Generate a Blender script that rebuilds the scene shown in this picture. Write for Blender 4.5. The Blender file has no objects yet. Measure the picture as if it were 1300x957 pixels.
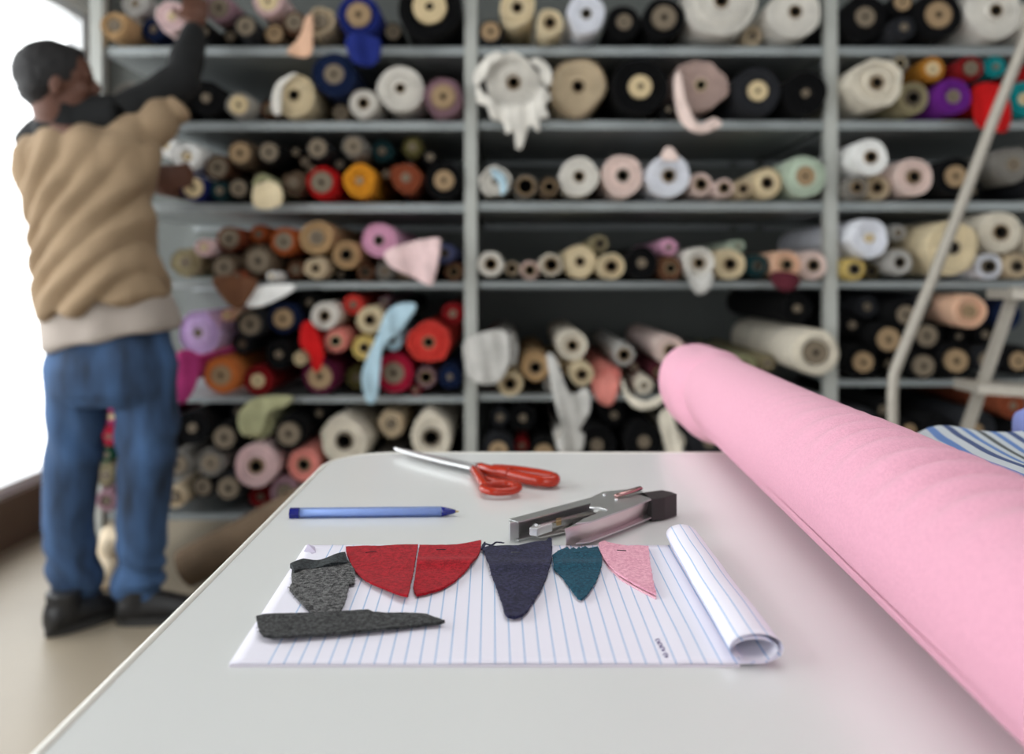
import bpy, bmesh, math, random
from mathutils import Vector, Matrix, noise
from mathutils.geometry import delaunay_2d_cdt
R_ = random.Random(7)
C = bpy.context.scene.collection
F = 1123.0            # focal length in pixels of the 1300 px wide frame
CAMZ = 0.99           # eye height
TT = 0.784            # table top height
H = CAMZ - TT
PI = math.pi
sin, cos = math.sin, math.cos

def P(x, y, d):
    """world point seen at pixel x, y at distance d"""
    return Vector(((x - 650) / F * d, d, CAMZ - (y - 350) / F * d))
def T(x, y, z=0.0):
    """world point at pixel x, y lying z above the table top"""
    d = (H - z) * F / (y - 350)
    return Vector(((x - 650) / F * d, d, TT + z))

# ---------------------------------------------------------------- materials
def lin(c):
    o = []
    for v in c:
        v = v / 255.0
        o.append(v / 12.92 if v <= 0.04045 else ((v + 0.055) / 1.055) ** 2.4)
    return (o[0], o[1], o[2], 1)
_mc = {}
def mat(name, col, rough=0.8, metal=0.0, noise_amt=0.12, scale=60, bump=0.0, bscale=400, spec=0.5, sheen=0.0, coat=0.0, stretch=None, detail=3):
    if name in _mc: return _mc[name]
    m = bpy.data.materials.new(name); m.use_nodes = True
    n, l = m.node_tree.nodes, m.node_tree.links
    b = n['Principled BSDF']
    b.inputs['Roughness'].default_value = rough
    b.inputs['Metallic'].default_value = metal
    b.inputs['Specular IOR Level'].default_value = spec
    if sheen: b.inputs['Sheen Weight'].default_value = sheen
    if coat:
        b.inputs['Coat Weight'].default_value = coat; b.inputs['Coat Roughness'].default_value = 0.12
    tc = n.new('ShaderNodeTexCoord'); mp = n.new('ShaderNodeMapping')
    l.new(tc.outputs['Object'], mp.inputs['Vector'])
    if stretch: mp.inputs['Scale'].default_value = stretch
    nz = n.new('ShaderNodeTexNoise'); nz.inputs['Scale'].default_value = scale; nz.inputs['Detail'].default_value = detail
    l.new(mp.outputs['Vector'], nz.inputs['Vector'])
    rp = n.new('ShaderNodeValToRGB')
    c = lin(col)
    lo = tuple(v * (1 - noise_amt) for v in c[:3]) + (1,)
    hi = tuple(min(1, v * (1 + noise_amt)) for v in c[:3]) + (1,)
    rp.color_ramp.elements[0].position = 0.3; rp.color_ramp.elements[0].color = lo
    rp.color_ramp.elements[1].position = 0.7; rp.color_ramp.elements[1].color = hi
    l.new(nz.outputs['Fac'], rp.inputs['Fac']); l.new(rp.outputs['Color'], b.inputs['Base Color'])
    if bump:
        n2 = n.new('ShaderNodeTexNoise'); n2.inputs['Scale'].default_value = bscale; n2.inputs['Detail'].default_value = 3
        l.new(mp.outputs['Vector'], n2.inputs['Vector'])
        bp = n.new('ShaderNodeBump'); bp.inputs['Strength'].default_value = bump; bp.inputs['Distance'].default_value = 0.002
        l.new(n2.outputs['Fac'], bp.inputs['Height']); l.new(bp.outputs['Normal'], b.inputs['Normal'])
    _mc[name] = m
    return m

def felt(name, c1, c2, scale=1400, bump=0.6, mid=0.5):
    """fibrous wool: fine two-tone noise + bump"""
    if name in _mc: return _mc[name]
    m = bpy.data.materials.new(name); m.use_nodes = True
    n, l = m.node_tree.nodes, m.node_tree.links
    b = n['Principled BSDF']; b.inputs['Roughness'].default_value = 0.95
    b.inputs['Specular IOR Level'].default_value = 0.15; b.inputs['Sheen Weight'].default_value = 0.05
    tc = n.new('ShaderNodeTexCoord')
    nz = n.new('ShaderNodeTexNoise'); nz.inputs['Scale'].default_value = scale; nz.inputs['Detail'].default_value = 2
    n3 = n.new('ShaderNodeTexNoise'); n3.inputs['Scale'].default_value = scale * 0.28; n3.inputs['Detail'].default_value = 4
    l.new(tc.outputs['Object'], nz.inputs['Vector']); l.new(tc.outputs['Object'], n3.inputs['Vector'])
    mx = n.new('ShaderNodeMath'); mx.operation = 'ADD'
    l.new(nz.outputs['Fac'], mx.inputs[0]); l.new(n3.outputs['Fac'], mx.inputs[1])
    hf = n.new('ShaderNodeMath'); hf.operation = 'MULTIPLY'; hf.inputs[1].default_value = 0.5
    l.new(mx.outputs[0], hf.inputs[0])
    rp = n.new('ShaderNodeValToRGB')
    rp.color_ramp.elements[0].position = mid - 0.09; rp.color_ramp.elements[0].color = lin(c1)
    rp.color_ramp.elements[1].position = mid + 0.12; rp.color_ramp.elements[1].color = lin(c2)
    l.new(hf.outputs[0], rp.inputs['Fac']); l.new(rp.outputs['Color'], b.inputs['Base Color'])
    bp = n.new('ShaderNodeBump'); bp.inputs['Strength'].default_value = bump; bp.inputs['Distance'].default_value = 0.0006
    l.new(hf.outputs[0], bp.inputs['Height']); l.new(bp.outputs['Normal'], b.inputs['Normal'])
    _mc[name] = m
    return m

def metal(name, col, rough):
    return mat(name, col, rough=rough, metal=1.0, noise_amt=0.04, scale=30)

# ---------------------------------------------------------------- object helpers
def thing(name, label, cat, loc=(0, 0, 0), group=None):
    o = bpy.data.objects.new(name, None); C.objects.link(o)
    o.location = loc; o.empty_display_size = 0.05
    o['label'] = label; o['category'] = cat
    if group: o['group'] = group
    return o
def tag(o, label, cat, group=None):
    o['label'] = label; o['category'] = cat
    if group: o['group'] = group
    return o
def origin(o):
    v = Vector((0, 0, 0))
    while o is not None:
        v += o.location; o = o.parent
    return v
def obj(name, bm, m, parent=None, smooth=True, loc=None, recalc=True):
    """link a bmesh given in world coordinates as ONE mesh object"""
    if recalc and bm.faces: bmesh.ops.recalc_face_normals(bm, faces=bm.faces[:])
    base = origin(parent) if parent else Vector((0, 0, 0))
    if loc is None:
        if parent: loc = Vector((0, 0, 0))
        else:
            xs = [v.co for v in bm.verts]
            loc = Vector((sum(v.x for v in xs) / len(xs), sum(v.y for v in xs) / len(xs), min(v.z for v in xs)))
    off = base + Vector(loc)
    for v in bm.verts: v.co -= off
    me = bpy.data.meshes.new(name); bm.to_mesh(me); bm.free()
    ms = m if isinstance(m, (list, tuple)) else [m]
    for k in ms: me.materials.append(k)
    if smooth:
        for p in me.polygons: p.use_smooth = True
    o = bpy.data.objects.new(name, me); C.objects.link(o)
    o.location = loc
    if parent: o.parent = parent
    return o
def struct(name, bm, m, smooth=False):
    o = obj(name, bm, m, None, smooth); o['kind'] = 'structure'
    return o
def autosmooth(o, ang=35):
    me = o.data
    bm = bmesh.new(); bm.from_mesh(me)
    for e in bm.edges:
        if len(e.link_faces) == 2 and e.calc_face_angle(0) > math.radians(ang): e.smooth = False
    bm.to_mesh(me); bm.free()
    return o
def box(bm, x0, x1, y0, y1, z0, z1, bevel=0.0):
    r = bmesh.ops.create_cube(bm, size=1.0)
    M = Matrix.Translation(((x0 + x1) / 2, (y0 + y1) / 2, (z0 + z1) / 2)) @ Matrix.Diagonal((x1 - x0, y1 - y0, z1 - z0, 1))
    bmesh.ops.transform(bm, matrix=M, verts=r['verts'])
    if bevel:
        es = set()
        for v in r['verts']: es.update(v.link_edges)
        bmesh.ops.bevel(bm, geom=list(es), offset=bevel, segments=2, profile=0.6, affect='EDGES')
def B(*a, **k):
    bm = bmesh.new(); box(bm, *a, **k); return bm
def frame_from(d):
    d = d.normalized()
    up = Vector((0, 0, 1)) if abs(d.z) < 0.9 else Vector((1, 0, 0))
    u = d.cross(up).normalized(); v = u.cross(d).normalized()
    return u, v
def tube(bm, pts, rad, seg=12, flat=1.0, closed=False, cap=True):
    """swept tube; rad a number or one per point; flat squashes it along the second axis"""
    pts = [Vector(p) for p in pts]; n = len(pts)
    rs = rad if isinstance(rad, (list, tuple)) else [rad] * n
    rings = []; pu = None
    for i, p in enumerate(pts):
        a = pts[i - 1] if (i > 0 or closed) else p
        b = pts[(i + 1) % n] if (i < n - 1 or closed) else p
        d = (b - a)
        if d.length < 1e-9: d = Vector((0, 1, 0))
        d.normalize()
        if pu is None: u, v = frame_from(d)
        else:
            u = (pu - d * pu.dot(d)).normalized(); v = u.cross(d).normalized()
        pu = u
        rings.append([bm.verts.new(p + u * (cos(2 * PI * k / seg) * rs[i]) + v * (sin(2 * PI * k / seg) * rs[i] * flat)) for k in range(seg)])
    m = n if closed else n - 1
    for i in range(m):
        A, Bq = rings[i], rings[(i + 1) % n]
        for k in range(seg):
            bm.faces.new((A[k], A[(k + 1) % seg], Bq[(k + 1) % seg], Bq[k]))
    if cap and not closed:
        bm.faces.new(rings[0]); bm.faces.new(rings[-1][::-1])
def curve_pts(pts, n=8, closed=False):
    """Catmull-Rom through the points"""
    pts = [Vector(p) for p in pts]; out = []
    N = len(pts); rng = range(N if closed else N - 1)
    for i in rng:
        if closed: p0, p1, p2, p3 = pts[i - 1], pts[i], pts[(i + 1) % N], pts[(i + 2) % N]
        else: p0, p1, p2, p3 = pts[max(i - 1, 0)], pts[i], pts[i + 1], pts[min(i + 2, N - 1)]
        for k in range(n):
            t = k / n
            out.append(0.5 * ((2 * p1) + (p2 - p0) * t + (2 * p0 - 5 * p1 + 4 * p2 - p3) * t * t + (3 * p1 - p0 - 3 * p2 + p3) * t ** 3))
    if not closed: out.append(pts[-1])
    return out
def ell(bm, c, r, M=None, seg=20, rings=14):
    q = bmesh.ops.create_uvsphere(bm, u_segments=seg, v_segments=rings, radius=1.0)
    X = Matrix.Translation(Vector(c)) @ (M.to_4x4() if M else Matrix.Identity(4)) @ Matrix.Diagonal((r[0], r[1], r[2], 1))
    bmesh.ops.transform(bm, matrix=X, verts=q['verts'])
def loft(bm, secs, seg=24):
    """secs: (centre, u vector, v vector); capped"""
    rings = []
    for c, u, v in secs:
        c, u, v = Vector(c), Vector(u), Vector(v)
        rings.append([bm.verts.new(c + u * cos(2 * PI * k / seg) + v * sin(2 * PI * k / seg)) for k in range(seg)])
    for A, Bq in zip(rings[:-1], rings[1:]):
        for k in range(seg): bm.faces.new((A[k], A[(k + 1) % seg], Bq[(k + 1) % seg], Bq[k]))
    bm.faces.new(rings[0]); bm.faces.new(rings[-1][::-1])
def prism(bm, top, thick, bevel=0.0, down=Vector((0, 0, -1))):
    """polygon of 3D points, extruded by thick along down"""
    top = [Vector(p) for p in top]
    a = [bm.verts.new(p) for p in top]; b = [bm.verts.new(p + down * thick) for p in top]
    n = len(top); fs = [bm.faces.new(a), bm.faces.new(b[::-1])]
    for k in range(n): fs.append(bm.faces.new((a[k], b[k], b[(k + 1) % n], a[(k + 1) % n])))
    if bevel:
        es = set()
        for v in a + b: es.update(v.link_edges)
        bmesh.ops.bevel(bm, geom=list(es), offset=bevel, segments=2, profile=0.6, affect='EDGES')
def blob(name, bm, m, parent, voxel=0.007, smooth_it=6, fn=None, loc=None):
    """fuse the pieces of bm into one continuous surface, then shape it with fn"""
    bmesh.ops.recalc_face_normals(bm, faces=bm.faces[:])
    me = bpy.data.meshes.new(name); bm.to_mesh(me); bm.free()
    t = bpy.data.objects.new(name + '_t', me); C.objects.link(t)
    r = t.modifiers.new('r', 'REMESH'); r.mode = 'VOXEL'; r.voxel_size = voxel
    s = t.modifiers.new('s', 'SMOOTH'); s.iterations = smooth_it; s.factor = 0.5
    dg = bpy.context.evaluated_depsgraph_get(); dg.update()
    nm = bpy.data.meshes.new_from_object(t.evaluated_get(dg))
    bpy.data.objects.remove(t); bpy.data.meshes.remove(me)
    b2 = bmesh.new(); b2.from_mesh(nm); bpy.data.meshes.remove(nm)
    if fn:
        b2.normal_update()
        nn = [(v, v.co.copy(), v.normal.copy()) for v in b2.verts]
        for v, co, no in nn: v.co = co + no * fn(co, no)
    return obj(name, b2, m, parent, True, loc)

def sheet(poly, step, zfun, thick, to3d, jit=0.0, nrm=None):
    """closed cloth piece: 2D outline filled with a grid mesh, lifted by zfun, given thickness.
    poly in metres (u, v); to3d(u, v, w) -> world"""
    pts = []
    n = len(poly)
    for i in range(n):
        a = Vector(poly[i]); b = Vector(poly[(i + 1) % n])
        L = (b - a).length; k = max(1, int(L / step))
        nn = Vector((-(b - a).y, (b - a).x)) / max(L, 1e-9)
        for j in range(k):
            p = a + (b - a) * (j / k)
            if jit: p = p + nn * R_.uniform(-jit, jit)
            pts.append(p)
    nb = len(pts)
    x0 = min(p.x for p in pts); x1 = max(p.x for p in pts); y0 = min(p.y for p in pts); y1 = max(p.y for p in pts)
    def inside(p):
        c = False; j = nb - 1
        for i in range(nb):
            a, b = pts[i], pts[j]
            if (a.y > p.y) != (b.y > p.y) and p.x < (b.x - a.x) * (p.y - a.y) / (b.y - a.y) + a.x: c = not c
            j = i
        return c
    grid = []
    y = y0 + step / 2; row = 0
    while y < y1:
        x = x0 + (step / 2 if row % 2 else 0)
        while x < x1:
            p = Vector((x, y))
            if inside(p) and min((p - q).length for q in pts) > step * 0.55: grid.append(p)
            x += step
        y += step * 0.87; row += 1
    V, E, Fc, _, _, _ = delaunay_2d_cdt([Vector((p.x, p.y)) for p in pts + grid], [(i, (i + 1) % nb) for i in range(nb)], [], 1, 1e-7)
    bm = bmesh.new()
    top = [bm.verts.new(to3d(v.x, v.y, zfun(v.x, v.y))) for v in V]
    bot = [bm.verts.new(to3d(v.x, v.y, zfun(v.x, v.y) - thick)) for v in V]
    cnt = {}
    for f in Fc:
        try:
            bm.faces.new([top[i] for i in f]); bm.faces.new([bot[i] for i in reversed(f)])
        except ValueError: continue
        for a, b in zip(f, list(f[1:]) + [f[0]]):
            cnt[(a, b)] = cnt.get((a, b), 0) + 1
    for (a, b) in cnt:
        if (b, a) not in cnt:
            try: bm.faces.new((top[b], top[a], bot[a], bot[b]))
            except ValueError: pass
    return bm
WBASE, WBACK, WUP, WLEFT, PC = 0.34, 0.70, 0.0, 3.9, 19
# ================================================================ the room
SD = 2.96             # distance of the shelf fronts
RD = 3.84             # distance of the shelf backs
def SX(x): return (x - 650) / F * SD
def SZ(y): return CAMZ - (y - 350) / F * SD
WX = -1.82
M_floor = mat('floor_tiles', (146, 135, 118), rough=0.42, noise_amt=0.10, scale=1.6, detail=5)
M_brown = mat('brown_paint', (98, 80, 66), rough=0.7, noise_amt=0.06, scale=8)
M_wallw = mat('white_paint', (214, 214, 210), rough=0.8, noise_amt=0.03, scale=5)
M_back = mat('dark_back_wall', (104, 108, 106), rough=0.8, noise_amt=0.10, scale=3)
M_shelf = mat('grey_shelf_metal', (142, 148, 149), rough=0.38, metal=0.25, noise_amt=0.05, scale=12)
M_post = mat('light_post_metal', (168, 170, 165), rough=0.45, metal=0.15, noise_amt=0.05, scale=12)
M_frame = mat('window_frame_paint', (228, 230, 232), rough=0.5, noise_amt=0.02)

struct('floor', B(-3.4, 4.6, -2.6, 4.1, -0.06, 0), M_floor)
struct('ceiling', B(-1.94, 4.6, -2.6, 4.1, 2.9, 2.96), M_wallw)
bm = B(-1.95, 4.6, 4.0, 4.1, 0, 2.9)
struct('wall_back', bm, M_back)
bm = bmesh.new()
box(bm, WX - 0.12, WX, -2.6, 4.0, 0, 0.185)
box(bm, WX - 0.12, WX, 3.86, 4.0, 0.185, 2.9)
box(bm, WX - 0.12, WX, -2.6, -0.6, 0.185, 2.9)
struct('wall_left', bm, M_brown)
bm = B(WX - 0.12, WX, -0.6, 3.86, 2.13, 2.9)
o = struct('trim_1', bm, M_wallw)
bm = bmesh.new()
for y in (-0.6, 3.81): box(bm, WX - 0.09, WX - 0.03, y, y + 0.05, 0.185, 2.13)
box(bm, WX - 0.09, WX - 0.03, 1.55, 1.60, 0.225, 2.09)
box(bm, WX - 0.09, WX - 0.03, -0.55, 3.81, 0.185, 0.225)
box(bm, WX - 0.09, WX - 0.03, -0.55, 3.81, 2.09, 2.13)
win = struct('window_1', bm, M_frame)
g = bpy.data.materials.new('window_glass'); g.use_nodes = True
n, l = g.node_tree.nodes, g.node_tree.links
n.remove(n['Principled BSDF'])
tr = n.new('ShaderNodeBsdfTransparent'); gl = n.new('ShaderNodeBsdfGlossy'); gl.inputs['Roughness'].default_value = 0.02
mx = n.new('ShaderNodeMixShader'); mx.inputs[0].default_value = 0.03
l.new(tr.outputs[0], mx.inputs[1]); l.new(gl.outputs[0], mx.inputs[2])
l.new(mx.outputs[0], n['Material Output'].inputs['Surface'])
bm = B(WX - 0.064, WX - 0.058, -0.55, 3.81, 0.225, 2.09)
gp = obj('window_pane', bm, g, win, smooth=False)

# ================================================================ shelving
POST_X = [SX(125), SX(598), SX(1053), SX(1508)]
SHY = {1: [59, 59, 59], 2: [154, 153, 153], 3: [258, 256, 256], 4: [358, 357, 357], 5: [503, 500, 482], 6: [652, 652, 652]}
rack = thing('shelving_rack', 'long grey metal shelving rack loaded with fabric rolls along the back wall', 'shelving', ((POST_X[0] + POST_X[3]) / 2, (SD + RD) / 2, 0))
for i, x in enumerate(POST_X):
    for y in (SD, RD):
        bm = bmesh.new()
        box(bm, x - 0.021, x + 0.021, y - 0.02, y + 0.02, 0, 2.62, bevel=0.003)
        obj('post', bm, M_post, rack, smooth=False)
for s in range(1, 7):
    for b in range(3):
        z = SZ(SHY[s][b])
        bm = bmesh.new()
        x0, x1 = POST_X[b] + 0.022, POST_X[b + 1] - 0.022
        t = 0.03 if s < 4 else 0.022
        box(bm, x0, x1, SD + 0.0, RD - .034, z - t, z, bevel=0.002)
        # folded lip under the front and back edges, a stiffener under the middle
        box(bm, x0, x1, RD - 0.054, RD - .034, z - t - 0.02, z - t + 0.001)
        obj('shelf', bm, M_shelf, rack, smooth=False)
for b in range(3):
    bm = bmesh.new()
    box(bm, POST_X[b] + (-.024 if b == 0 else .0005), POST_X[b + 1] - 0.0005, RD - 0.032, RD - 0.024, 0.02, 2.6)
    if b == 1: box(bm, SX(650) + 0.93, SX(650) + 0.965, RD - 0.055, RD - 0.031, 0.02, 2.6)
    obj('back_panel', bm, M_back, rack, smooth=False)

# ================================================================ fabric rolls
COL = {
 'white': (216, 212, 204), 'bright white': (240, 240, 238), 'snow white': (226, 228, 236), 'cream': (218, 202, 168), 'off-white': (216, 208, 192),
 'beige': (196, 178, 150), 'tan': (184, 152, 112), 'khaki': (150, 140, 110), 'olive': (96, 90, 52), 'sage green': (172, 172, 134),
 'black': (10, 10, 12), 'charcoal': (42, 43, 47), 'blush grey': (178, 154, 146), 'navy blue': (18, 32, 64), 'royal blue': (30, 42, 112), 'dark teal': (20, 52, 56),
 'grey': (128, 124, 118), 'light grey': (182, 180, 176), 'taupe': (100, 84, 68), 'brown': (104, 70, 50), 'rust brown': (130, 66, 42),
 'orange': (202, 118, 62), 'burnt orange': (168, 84, 40), 'golden yellow': (210, 140, 36), 'yellow': (212, 188, 116), 'gold': (178, 120, 44),
 'red': (186, 22, 24), 'dark red': (128, 20, 24), 'crimson': (168, 28, 58), 'coral red': (206, 62, 54), 'salmon pink': (222, 138, 128), 'maroon': (82, 32, 42),
 'burgundy': (96, 26, 60), 'magenta': (176, 58, 118), 'purple': (104, 34, 130), 'mauve': (150, 118, 128), 'lilac': (206, 180, 222), 'lilac pink': (218, 162, 190),
 'pale pink': (220, 192, 192), 'blush white': (226, 204, 196), 'mint': (182, 196, 178), 'light blue': (172, 200, 214), 'blue grey': (84, 90, 128),
 'turquoise': (20, 138, 142), 'dark green': (24, 72, 52), 'peach': (224, 182, 154),
}
def fabmat(c):
    return mat('fabric_' + c.replace(' ', '_').replace('-', '_'), COL[c], rough=0.95, noise_amt=0.14, scale=18, spec=0.2, bump=0.3, bscale=160)
M_card = mat('cardboard_core', (146, 122, 92), rough=0.85, noise_amt=0.1, scale=40)
M_cardd = mat('dusty_cardboard_core', (112, 100, 84), rough=0.85, noise_amt=0.1, scale=40)
M_cardl = mat('pale_cardboard_core', (196, 176, 138), rough=0.85, noise_amt=0.1, scale=40)
M_hole = mat('core_hole_shade', (38, 32, 26), rough=0.9, noise_amt=0.1, scale=40)  # shade of the hole put into this dark colour
CORES = {'t': M_card, 'd': M_cardd, 'l': M_cardl}
SHN = ['', 'top', 'second', 'third', 'fourth', 'fifth', 'lowest']
BAYN = ['left', 'middle', 'right']
ORDN = ['first', 'second', 'third', 'fourth', 'fifth', 'sixth', 'seventh', 'eighth', 'ninth', 'tenth', 'eleventh', 'twelfth', 'thirteenth', 'fourteenth', 'fifteenth', 'sixteenth', 'seventeenth']
ROLLS = []
def roll(bay, sh, x, y, r, col, core='t7', d=None, e=0.05, sx=1.0, sy=1.0, tilt=(0, 0), note=None, flaps=(), rot=0.0, L=0.78, fc=None):
    """core: kind letter + outer radius in px; + 'h' open hole of that size, else a plugged disc with a pin hole"""
    ROLLS.append(dict(bay=bay, sh=sh, x=x, y=y, r=r, col=col, core=core, d=d, e=e, sx=sx, sy=sy, tilt=tilt, note=note, flaps=flaps, rot=rot, L=L, fc=fc))

def build_roll(q, label, group):
    d = q['d']; s = d / F
    c = Vector((q['wx'], d, q['wz'])); r = q['wr']
    root = thing('fabric_roll', label, 'fabric roll', (c.x, c.y, c.z - r), group)
    m = fabmat(q['col'])
    cr = min(float(q['core'].strip('tdlh') or 7) * s, r * .8)
    hole = q['core'].endswith('h')
    hr = cr * (0.80 if hole else 0.24)
    ph = [R_.uniform(0, 2 * PI) for _ in range(4)]
    e = q['e']; seg = 40
    def rad(a):
        return 1 + e * (0.5 * cos(2 * a + ph[0]) + 0.35 * cos(3 * a + ph[1]) + 0.3 * cos(5 * a + ph[2]) + (0.25 * cos(9 * a + ph[3]) if e > 0.09 else 0))
    tx, tz = q['tilt']
    bm = bmesh.new()
    def ring(rr, yy, morph):
        out = []
        for k in range(seg):
            a = 2 * PI * k / seg
            f = 1 + (rad(a) - 1) * morph
            ux, uz = cos(a) * rr * f, sin(a) * rr * f
            ux *= 1 + (q['sx'] - 1) * morph; uz *= 1 + (q['sy'] - 1) * morph
            cc, ss = cos(q['rot']), sin(q['rot'])
            ux, uz = ux * cc - uz * ss, ux * ss + uz * cc
            w = yy / q['L']
            out.append(bm.verts.new((c.x + ux + tx * w, c.y + yy, c.z + uz + tz * w)))
        return out
    rings = []
    nlay = max(3, int((r - cr) / 0.009))
    rings.append(ring(cr * 0.98, 0.05, 0.0))
    off = 0
    for k in range(nlay + 1):
        t = k / nlay
        rr = cr + (r - cr) * t
        off = R_.uniform(-0.009, 0.009)
        if k < nlay:
            rings.append(ring(rr + 0.0008, off, t)); rings.append(ring(rr + (r - cr) / nlay * 0.72, off, t))
            rings.append(ring(rr + (r - cr) / nlay * 0.82, off + 0.013, t))
    rings.append(ring(r * 0.965, 0.0, 1)); rings.append(ring(r * 0.992, 0.004, 1)); rings.append(ring(r, 0.015, 1))
    rings.append(ring(r * (0.99), q['L'] * 0.4, 1)); rings.append(ring(r * 1.0, q['L'] * 0.75, 0.8)); rings.append(ring(r * 0.99, q['L'], 0.8)); rings.append(ring(cr, q['L'], 0))
    for A, Bq in zip(rings[:-1], rings[1:]):
        for k in range(seg): bm.faces.new((A[k], A[(k + 1) % seg], Bq[(k + 1) % seg], Bq[k]))
    fb = obj('fabric', bm, m, root)
    autosmooth(fb, 40)
    # core tube
    bm = bmesh.new()
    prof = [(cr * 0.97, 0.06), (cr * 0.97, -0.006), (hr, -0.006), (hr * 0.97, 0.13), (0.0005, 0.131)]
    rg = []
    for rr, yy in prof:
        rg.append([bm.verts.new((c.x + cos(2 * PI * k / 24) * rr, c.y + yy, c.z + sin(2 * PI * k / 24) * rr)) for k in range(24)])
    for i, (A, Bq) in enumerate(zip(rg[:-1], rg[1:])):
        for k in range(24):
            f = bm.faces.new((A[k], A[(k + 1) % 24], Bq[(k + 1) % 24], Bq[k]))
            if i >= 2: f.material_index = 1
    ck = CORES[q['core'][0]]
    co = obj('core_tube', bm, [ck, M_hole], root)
    autosmooth(co, 40)
    for fl in q['flaps']:
        poly, fcol, amp, kx = (list(fl) + [None, 0.012, 60])[:4] if len(fl) < 4 else fl
        make_flap(root, poly, fcol or q['col'], d - 0.02, amp, kx)
    return root
def make_flap(root, poly, col, d, amp=0.012, kx=60, part='loose_end', slant=0.0):
    """a hanging free end of cloth with soft vertical folds"""
    s = d / F
    pp = [((x - 650) * s, (350 - y) * s) for x, y in poly]
    # round the outline a little
    v = curve_pts([Vector((a, b, 0)) for a, b in pp], 4, closed=True)
    pp = [(a.x, a.y) for a in v]
    ph = R_.uniform(0, 6); zt = max(b for a, b in pp)
    def zf(u, w): return amp * (0.5 * sin(u * kx + ph) + 0.35 * sin(u * kx * 1.9 + w * 20)) + 0.02 * sin((zt - w) * 9)
    bm = sheet(pp, 0.012, zf, 0.004, lambda u, w, h: Vector((u, d - h, CAMZ + w)))
    return obj(part, bm, fabmat(col), root)

A = roll
# ---- left bay, top shelf
A(0,1,147,34,21,'tan','d8',e=.08); A(0,1,172,6,18,'light grey','d6',d=3.0); A(0,1,192,38,18,'navy blue','d5',d=3.0)
A(0,1,227,34,22,'pale pink','l6',d=2.86,e=.12,note='pale pink fabric roll gripped by the reaching person, top shelf of left bay')
A(0,1,279,14,20,'mauve','d13'); A(0,1,318,40,18,'charcoal','d14'); A(0,1,341,6,21,'pale pink','l13',d=2.9)
A(0,1,347,40,17,'taupe','t15',d=2.95); A(0,1,377,30,20,'brown','d16')
A(0,1,410,38,24,'beige','d10',e=.14,flaps=[([(388,22),(396,18),(398,45),(396,72),(372,72),(368,66),(382,45)],'peach',.01,60)],note='beige cloth roll with a peach end hanging down, top shelf of left bay')
A(0,1,455,36,31,'royal blue','t16',flaps=[([(440,45),(480,48),(482,76),(466,86),(446,76)],None,.012,60)],d=2.9)
A(0,1,492,38,19,'black','d13',d=2.98); A(0,1,545,16,42,'black','l22',d=2.9)
A(0,1,250,42,16,'black','d5'); A(0,1,290,42,15,'black','d6',d=2.98)
# ---- left bay, second shelf
A(0,2,262,130,24,'black','d6',e=.12); A(0,2,215,136,18,'charcoal','d6'); A(0,2,233,118,16,'black','d6',d=3.0); A(0,2,306,134,18,'light grey','l14')
A(0,2,338,139,15,'brown','d7',e=.1,d=3.0)
A(0,2,376,123,29,'cream','l9h',flaps=[([(346,140),(350,108),(365,96),(378,94),(360,110),(358,146)],'white',.008,50)])
A(0,2,423,97,31,'navy blue','d13',d=2.9); A(0,2,433,138,16,'taupe','d10',d=3.0); A(0,2,464,130,22,'white','t8h')
A(0,2,513,117,37,'white','t7h'); A(0,2,566,122,28,'mauve','t16'); A(0,2,165,128,24,'grey','d6',d=3.0)
# ---- left bay, third shelf
A(0,3,212,186,14,'bright white','l5',d=2.95); A(0,3,242,202,21,'bright white','l5',d=2.92,note='bright white fabric roll beside the tan vest, third shelf of left bay')  # light falling on these two cloths put into a brighter white
A(0,3,208,230,20,'brown','d7'); A(0,3,243,236,19,'royal blue','l13'); A(0,3,271,211,18,'brown','d16',d=2.95)
A(0,3,280,244,14,'dark teal','d5'); A(0,3,307,200,20,'taupe','t16'); A(0,3,306,240,18,'black','d15')
A(0,3,344,193,17,'black','d13'); A(0,3,388,205,13,'taupe','d9',d=3.0); A(0,3,405,195,20,'charcoal','d17'); A(0,3,375,196,12,'black','d5',d=3.0)
A(0,3,342,243,17,'sage green','d5',sy=1.1,e=.14,note='cream green cloth roll with folded front end, third shelf of left bay',flaps=[([(322,240),(330,232),(345,230),(358,240),(357,262),(326,264)],'cream',.01,50)])
A(0,3,370,236,23,'taupe','d7',e=.14); A(0,3,398,222,15,'brown','d12',d=2.98); A(0,3,450,187,16,'grey','d14')
A(0,3,412,247,26,'red','d14',d=2.88,e=.08); A(0,3,457,233,26,'golden yellow','t5',e=.1,d=2.9,note='golden yellow fabric roll with folded front, third shelf of left bay')
A(0,3,516,228,29,'rust brown','d6',e=.14); A(0,3,563,232,27,'black','t13'); A(0,3,484,192,15,'dark teal','d5',d=3.0); A(0,3,524,188,15,'olive','d5',d=3.0)
A(0,3,545,200,13,'black','d5',d=3.0); A(0,3,487,228,14,'brown','d5',d=3.0); A(0,3,425,210,12,'charcoal','d5',d=3.02); A(0,3,324,218,12,'black','d5',d=3.02)
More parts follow.
